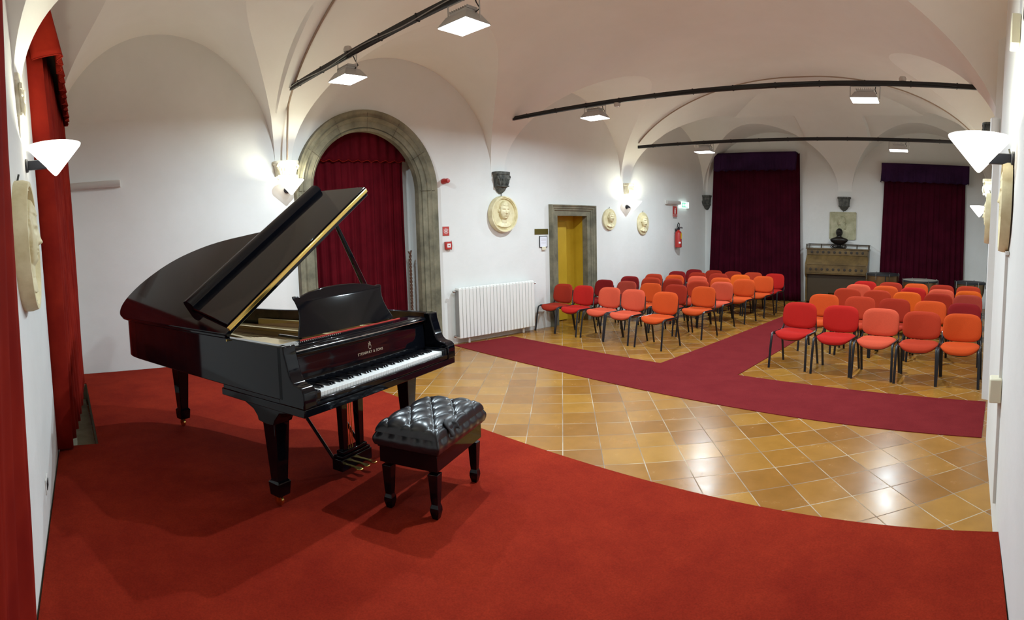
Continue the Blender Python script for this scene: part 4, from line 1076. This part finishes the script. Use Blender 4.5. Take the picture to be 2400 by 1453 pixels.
# ------------------------------------------------------------------ wall fittings
def emergency(label, where, z, L=0.66):
    t = thing('emergency_light', label, 'emergency light'); place(t, where, z)
    MB().box(-L / 2, L / 2, 0, 0.03, -0.05, 0.05).build('back_plate', M['whiteplastic'], t, bev=0.004)
    MB().prism([(0.03, -0.048), (0.065, -0.042), (0.08, -0.02), (0.08, 0.02), (0.065, 0.042), (0.03, 0.048)], -L / 2 + 0.01, L / 2 - 0.01, lambda y, z_, h: (h, y, z_)).build('cover', M['clearcover'], t, bev=0.004)
    return t
emergency('long grey emergency light on the wall left of the piano lid', on_left(0.57), 2.68, 0.72)
t = emergency('grey emergency light beside the green exit sign', on_left(12.22), 2.44, 0.62)
t = thing('exit_sign', 'lit green and white exit sign at the end of an emergency light', 'sign'); place(t, on_left(12.72), 2.40)
MB().box(-0.19, 0.19, 0.012, 0.07, -0.075, 0.075).build('housing', M['exitwhite'], t, bev=0.006)
MB().box(-0.12, 0.17, 0.070, 0.074, -0.060, 0.060).build('green_panel', M['exitgreen'], t)
mb = MB()
mb.box(-0.10, -0.035, 0.074, 0.077, -0.045, 0.045).box(0.0, 0.10, 0.074, 0.077, -0.008, 0.008)
mb.prism([(0.0, -0.035), (0.0, 0.035), (-0.028, 0.0)], 0.074, 0.077, lambda a, b, h: (a + 0.0, h, b))
mb.prism([(0.10, -0.035), (0.10, 0.035), (0.128, 0.0)], 0.074, 0.077, lambda a, b, h: (a, h, b))
mb.build('symbol', M['exitwhite'], t)
# fire sign above the extinguisher
t = thing('fire_sign', 'small dark red extinguisher sign under the emergency light', 'sign'); place(t, on_left(12.36), 2.24)
MB().box(-0.10, 0.10, 0, 0.004, -0.13, 0.12).build('plate', M['signred'], t)
mb = MB().lathe([(0.022, -0.06), (0.024, 0.03), (0.012, 0.045), (0.012, 0.065)], 10, Matrix.Translation((0, 0.004, 0)), sy=0.15).box(-0.03, 0.02, 0.004, 0.006, 0.062, 0.07)
mb.build('symbol', M['signwhite'], t)
text('ESTINTORE', 0.034, (0, 0.0055, -0.105), (pi / 2, 0, pi), M['signwhite'], t)
MB().box(-0.09, 0.09, 0, 0.003, -0.17, -0.145).build('number_strip', M['brownlabel'], t)
# extinguisher
t = thing('fire_extinguisher', 'red fire extinguisher with yellow label hanging on the left wall', 'fire extinguisher'); place(t, on_left(12.36), 1.36)
MB().lathe([(0.07, 0.0), (0.082, 0.01), (0.082, 0.33), (0.07, 0.375), (0.04, 0.40), (0.028, 0.405), (0.028, 0.43)], 24, Matrix.Translation((0, 0.10, 0))).build('cylinder', M['redpaint'], t, smooth=True)
MB().grid(lambda a, z: (0.0835 * sin(a), 0.10 + 0.0835 * cos(a), z), lins(-0.75, 0.25, 8), [0.21, 0.35]).build('yellow_label', M['signyellow'], t)
MB().grid(lambda a, z: (0.0835 * sin(a), 0.10 + 0.0835 * cos(a), z), lins(0.25, 0.9, 8), [0.10, 0.14]).build('white_label', M['signwhite'], t)
MB().box(-0.02, 0.02, 0.07, 0.13, 0.43, 0.47).box(-0.012, 0.012, 0.08, 0.22, 0.465, 0.485).box(-0.012, 0.012, 0.08, 0.20, 0.49, 0.50).build('valve', M['plasticblack'], t, bev=0.004)
MB().tube([(0.02, 0.10, 0.45), (0.05, 0.11, 0.55), (0.02, 0.11, 0.60), (-0.03, 0.11, 0.57), (-0.02, 0.11, 0.50), (0.03, 0.11, 0.46), (0.07, 0.11, 0.44)], 0.011, 8).build('hose', M['plasticblack'], t, smooth=True)
MB().box(-0.03, 0.03, 0.0, 0.03, 0.36, 0.46).build('wall_hook', M['chrome'], t)
# alarm bell and fire call point
t = thing('alarm_sounder', 'dark red round alarm sounder right of the stone arch', 'alarm'); place(t, on_left(5.74), 2.61)
MB().lathe([(0.045, 0), (0.045, 0.04), (0.038, 0.05), (0.038, 0.13), (0.03, 0.15), (0.01, 0.152)], 20, Matrix.Rotation(-pi / 2, 4, 'X')).build('horn', M['redpaint'], t, smooth=True)
t = thing('alarm_sign', 'red square alarm sign with a white starburst above the call point', 'sign'); place(t, on_left(5.76), 1.83)
MB().box(-0.062, 0.062, 0, 0.004, -0.072, 0.072).build('plate', M['signred'], t)
mb = MB()
for i in range(12):
    a = i * pi / 6; mb.box(0.022, 0.048, 0.004, 0.006, -0.003, 0.003, Matrix.Rotation(a, 4, 'Y'))
mb.lathe([(0.013, 0.004), (0.013, 0.006)], 12, Matrix.Rotation(-pi / 2, 4, 'X'))
mb.build('starburst', M['signwhite'], t)
t = thing('fire_call_point', 'red break-glass call point on the wall under the alarm sign', 'call point'); place(t, on_left(5.78), 1.60)
MB().box(-0.06, 0.06, 0, 0.045, -0.062, 0.062).build('box', M['redpaint'], t, bev=0.006)
MB().box(-0.032, 0.032, 0.045, 0.048, -0.03, 0.032).build('glass', M['signwhite'], t)
MB().lathe([(0.012, 0.048), (0.012, 0.052)], 12, Matrix.Rotation(-pi / 2, 4, 'X')).build('button', M['redpaint'], t)
MB().tube([(-0.062, 0.02, -0.07), (-0.064, 0.035, 0.0), (-0.063, 0.02, 0.075)], 0.008, 6).build('side_key', M['brownlabel'], t)
# plaque and notice beside the door
o = MB().box(-0.17, 0.17, 0, 0.008, -0.05, 0.05).build('door_plaque', M['plaque'], bev=0.002); place(o, on_left(7.86), 1.78); tag(o, 'blank dark brass plaque left of the yellow doorway', 'plaque')
t = thing('framed_notice', 'small framed notice under the brass plaque', 'notice'); place(t, on_left(7.90), 1.59)
MB().box(-0.10, 0.10, 0, 0.012, -0.10, 0.11).build('frame', M['plasticblack'], t, bev=0.002)
MB().box(-0.088, 0.088, 0.012, 0.014, -0.088, 0.098).build('sheet', M['paper'], t)
mb = MB()
for z in (0.06, 0.04, 0.02, -0.02): mb.box(-0.06, 0.06, 0.014, 0.0145, z, z + 0.003)
mb.build('text_lines', M['brownlabel'], t)
MB().box(-0.045, 0.05, 0.012, 0.03, -0.15, -0.085).build('tissue', M['cream'], t, bev=0.006)
# radiator
t = thing('radiator', 'white ribbed radiator on the wall between the arch and the doorway', 'radiator'); place(t, on_left(6.68), 0)
NF = 23; pitch = 1.66 / NF
fin = MB().box(-pitch * 0.44, pitch * 0.44, 0.045, 0.165, 0.10, 0.90).frustum((-pitch * 0.46, pitch * 0.46, 0.045, 0.165), 0.90, (-pitch * 0.3, pitch * 0.3, 0.06, 0.15), 0.918).build('column', M['radiator'], t, bev=0.009, seg=3)
for i in range(NF):
    c = fin if i == 0 else fin.copy()
    if i: COL.objects.link(c)
    c.parent = t; c.location = (-0.83 + pitch * (i + 0.5), 0, 0)
MB().box(-0.83, 0.83, 0.055, 0.155, 0.13, 0.88).build('core', M['greycable'], t)
for x, z in ((-0.86, 0.86), (0.86, 0.86), (0.86, 0.14)):
    MB().lathe([(0.012, -0.03), (0.012, 0.0), (0.02, 0.004), (0.02, 0.04), (0.012, 0.045)], 12, Matrix.Translation((x, 0.10, z)) @ Matrix.Rotation(pi / 2 * (1 if x > 0 else -1), 4, 'Y')).build('valve_knob', M['chrome'], t, smooth=True)
for x in (-0.6, 0.6): MB().tube([(x, 0.10, 0.008), (x, 0.10, 0.12)], 0.02, 8).build('foot', M['radiator'], t)
# socket on the curtained wall
t = thing('wall_socket', 'small socket low on the curtained wall near the floor', 'socket'); place(t, on_front(-3.35), 0.44)
MB().box(-0.06, 0.06, 0, 0.008, -0.045, 0.045).build('plate', M['whiteplastic'], t, bev=0.003)
MB().box(-0.04, 0.04, 0.008, 0.012, -0.022, 0.022).build('insert', M['plasticblack'], t)
# trunking and boxes on the right wall
t = thing('junction_box', 'cream junction box halfway down the cable duct on the right wall', 'junction box'); place(t, on_right(3.22), 0.92)
MB().box(-0.055, 0.055, 0, 0.07, -0.07, 0.07).build('box', M['cream'], t, bev=0.008)
o = MB().box(-0.014, 0.014, 0, 0.018, 0.24, 1.72).box(-0.10, 0.014, 0, 0.018, 1.70, 1.72).build('cable_duct', M['whiteplastic'], bev=0.002); place(o, on_right(3.22), 0); tag(o, 'thin white cable duct running down the right wall', 'cable duct')
o = MB().box(-0.07, 0.07, 0, 0.05, -0.06, 0.10).build('ceiling_box', M['cream'], bev=0.006); place(o, on_right(3.2), 2.90); tag(o, 'cream wall box high on the right wall above the sconce', 'box')
o = MB().lathe([(0.035, -0.09), (0.05, -0.08), (0.05, 0.06), (0.04, 0.07)], 18, Matrix.Translation((0, 0.06, 0))).build('motion_sensor', M['whiteplastic'], smooth=True); place(o, on_right(5.6), 2.88); tag(o, 'white cylindrical sensor on the right wall behind the sconce', 'sensor')

# ------------------------------------------------------------------ harmonium, bust
(hx, hy, _), hr = on_back(-2.73)
t = thing('harmonium', 'brown oak harmonium with carved panels against the back wall', 'harmonium', (hx, hy - 0.02, 0), 0.0437)
W2 = 0.75
prof = [(-0.04, 0.0), (-0.50, 0.0), (-0.50, 0.06), (-0.40, 0.10), (-0.40, 0.66), (-0.47, 0.72), (-0.50, 0.76), (-0.50, 0.99), (-0.46, 1.03), (-0.34, 1.16), (-0.31, 1.22), (-0.31, 1.36), (-0.04, 1.36)]
for s in (-1, 1): MB().prism(prof, s * W2 - 0.022, s * W2 + 0.022, lambda y, z, h: (h, y, z)).build('side_panel', M['oak'], t, bev=0.004)
MB().box(-W2 - 0.04, W2 + 0.04, -0.36, -0.02, 1.36, 1.385).build('top_board', M['oak'], t, bev=0.005)
MB().box(-W2, W2, -0.34, -0.31, 1.22, 1.36).build('carved_frieze', M['oak'], t, bev=0.003)
mb = MB().box(-W2, W2, -0.30, -0.285, 1.0, 1.23); mb.add([(-W2, -0.335, 1.215), (W2, -0.335, 1.215), (W2, -0.47, 1.0), (-W2, -0.47, 1.0), (-W2, -0.31, 1.215), (W2, -0.31, 1.215), (W2, -0.44, 0.985), (-W2, -0.44, 0.985)], [(0, 1, 2, 3), (7, 6, 5, 4), (0, 4, 5, 1), (3, 2, 6, 7), (0, 3, 7, 4), (1, 5, 6, 2)])
mb.build('key_lid', M['oak'], t, bev=0.004)
MB().box(-W2, W2, -0.49, -0.46, 0.78, 0.985).build('front_panel', M['oak'], t, bev=0.003)
ro = MB().lathe([(0.030, 0.0), (0.034, 0.006), (0.02, 0.008)], 12, Matrix.Rotation(pi / 2, 4, 'X')).build('carved_rosette', M['carved'], t, smooth=True)
for i in range(10):
    for (yy, zz) in ((-0.49, 0.875), (-0.34, 1.29)):
        c = ro if (i == 0 and zz < 1) else ro.copy()
        if c is not ro: COL.objects.link(c)
        c.parent = t; c.location = (-0.63 + 0.14 * i, yy, zz)
MB().box(-W2, W2, -0.50, -0.05, 0.985, 1.0).box(-W2, W2, -0.50, -0.05, 0.755, 0.775).build('ledge', M['oak'], t, bev=0.003)
MB().box(-W2, W2, -0.37, -0.34, 0.30, 0.755).box(-W2, -0.2, -0.37, -0.34, 0.06, 0.30).box(0.2, W2, -0.37, -0.34, 0.06, 0.30).build('lower_panel', M['oakdark'], t, bev=0.003)
for x in (-0.10, 0.10): MB().box(x - 0.07, x + 0.07, -0.44, -0.20, 0.08, 0.10).build('foot_pedal', M['plasticblack'], t, bev=0.003)
mb = MB()
for z in (1.47,): mb.box(-W2 - 0.03, W2 + 0.03, -0.060, -0.030, z, z + 0.022); mb.box(-W2 - 0.03, -W2 - 0.012, -0.34, -0.04, z, z + 0.014); mb.box(W2 + 0.012, W2 + 0.03, -0.34, -0.04, z, z + 0.014)
mb.build('gallery_rail', M['oakdark'], t, bev=0.002)
sp = None
for (x, y) in [(-W2 - 0.02, -0.33), (W2 + 0.02, -0.33), (-W2 - 0.02, -0.18), (W2 + 0.02, -0.18)] + [(-W2 + i * (2 * W2) / 5, -0.045) for i in range(6)]:
    if sp is None: sp = MB().lathe([(0.016, 0.0), (0.011, 0.02), (0.016, 0.045), (0.011, 0.07), (0.016, 0.09)], 8).build('spindle', M['oakdark'], t, smooth=True); c = sp
    else: c = sp.copy(); COL.objects.link(c)
    c.parent = t; c.location = (x, y, 1.385)

# bronze bust
bt = thing('bronze_bust', 'dark bronze bust of a bearded man standing on the harmonium', 'bust', (hx + 0.02, hy - 0.20, 1.386), 0.0437)
MB().lathe([(0.10, 0.0), (0.10, 0.015), (0.07, 0.025), (0.045, 0.05), (0.045, 0.075), (0.06, 0.09)], 20).build('socle', M['bronze'], bt, smooth=True)
mb = MB()
rows = [(0.08, 0.05, 0.035), (0.11, 0.105, 0.055), (0.15, 0.155, 0.075), (0.19, 0.175, 0.082), (0.215, 0.16, 0.08), (0.24, 0.11, 0.065), (0.255, 0.065, 0.05), (0.275, 0.045, 0.045), (0.30, 0.042, 0.045)]
mb.grid(lambda r, a: (r[1] * cos(a), r[2] * sin(a), r[0]), rows, lins(0, 2 * pi, 32))
def hd(p, a):
    z = -cos(p); r = sin(p); x = 0.062 * r * cos(a); y = 0.074 * r * sin(a); zz = 0.088 * z
    f = max(0, -sin(a)) ** 3 * r
    y -= f * (0.020 * math.exp(-((z + 0.02) / 0.22) ** 2) * math.exp(-(cos(a) / 0.25) ** 2) + 0.022 * math.exp(-((z + 0.62) / 0.28) ** 2))
    y += f * 0.012 * math.exp(-((z - 0.18) / 0.12) ** 2) * math.exp(-((abs(cos(a)) - 0.4) / 0.2) ** 2)
    k = 1 + (0.06 * (z > 0.35 or sin(a) > 0.1) * (1 + 0.4 * sin(9 * a)))
    return (x * k, y * k, 0.36 + zz * k)
mb.grid(hd, lins(0.01, pi - 0.01, 24), lins(0, 2 * pi, 40))
mb.build('head_and_shoulders', M['bronze'], bt, smooth='all')
mb = MB()
for s in (-1, 1):
    mb.tube([(s * (0.10 + 0.05 * cos(a) * (1 - a / 11)), -0.04, 0.045 + 0.038 * sin(a) * (1 - a / 11)) for a in lins(-1.5, 7, 24)], 0.008, 6)
mb.build('scrolls', M['bronze'], bt, smooth=True)

bt.scale = (1.3, 1.25, 1.10)
# ------------------------------------------------------------------ kettledrums
def drum(x, y, r, z, label, cover):
    t = thing('kettledrum', label, 'drum', (x, y, 0), 0.3)
    MB().lathe([(r * 0.25, z - 0.50), (r * 0.55, z - 0.46), (r * 0.82, z - 0.36), (r * 0.95, z - 0.22), (r * 0.98, z - 0.05), (r * 0.98, z - 0.02)], 36).build('kettle', M['copper'], t, smooth=True)
    MB().lathe([(r * 0.99, z - 0.035), (r * 1.04, z - 0.035), (r * 1.04, z + 0.0), (r * 0.99, z + 0.004)], 40).build('hoop', M['plasticblack'], t, smooth=True)
    MB().lathe([(r, z - 0.004), (r, z + 0.006), (r * 0.98, z + 0.008)], 40).build('drum_head' if not cover else 'cover', M['drumhead'] if not cover else M['plasticblack'], t, smooth=True)
    MB().lathe([(0.12, 0.03), (0.13, 0.05), (0.05, 0.08), (0.045, z - 0.50), (0.1, z - 0.48)], 20).build('stand', M['plasticblack'], t, smooth=True)
    for i in range(3):
        a = i * 2 * pi / 3
        MB().tube([(0.10 * cos(a), 0.10 * sin(a), 0.06), (r * 0.9 * cos(a), r * 0.9 * sin(a), 0.02), (r * 0.95 * cos(a), r * 0.95 * sin(a), 0.0)], 0.015, 6).build('leg', M['plasticblack'], t, smooth=True)
        MB().tube([(r * 1.03 * cos(a + .5), r * 1.03 * sin(a + .5), z - 0.03), (r * 0.95 * cos(a + .5), r * 0.95 * sin(a + .5), z - 0.38), (0.1 * cos(a + .5), 0.1 * sin(a + .5), z - 0.52)], 0.012, 6).build('strut', M['plasticblack'], t, smooth=True)
    for i in range(8):
        a = i * pi / 4 + 0.2
        MB().tube([(r * 1.06 * cos(a), r * 1.06 * sin(a), z + 0.02), (r * 1.06 * cos(a), r * 1.06 * sin(a), z - 0.13)], 0.008, 6).build('tuning_screw', M['chrome'], t, smooth=True)
drum(-1.52, 13.22, 0.38, 0.85, 'copper kettledrum with dark cover next to the harmonium', True)
drum(-0.60, 12.42, 0.385, 0.80, 'middle kettledrum with pale bare drum head', False)
drum(0.50, 12.45, 0.33, 0.80, 'kettledrum with black top in the far right corner', True)
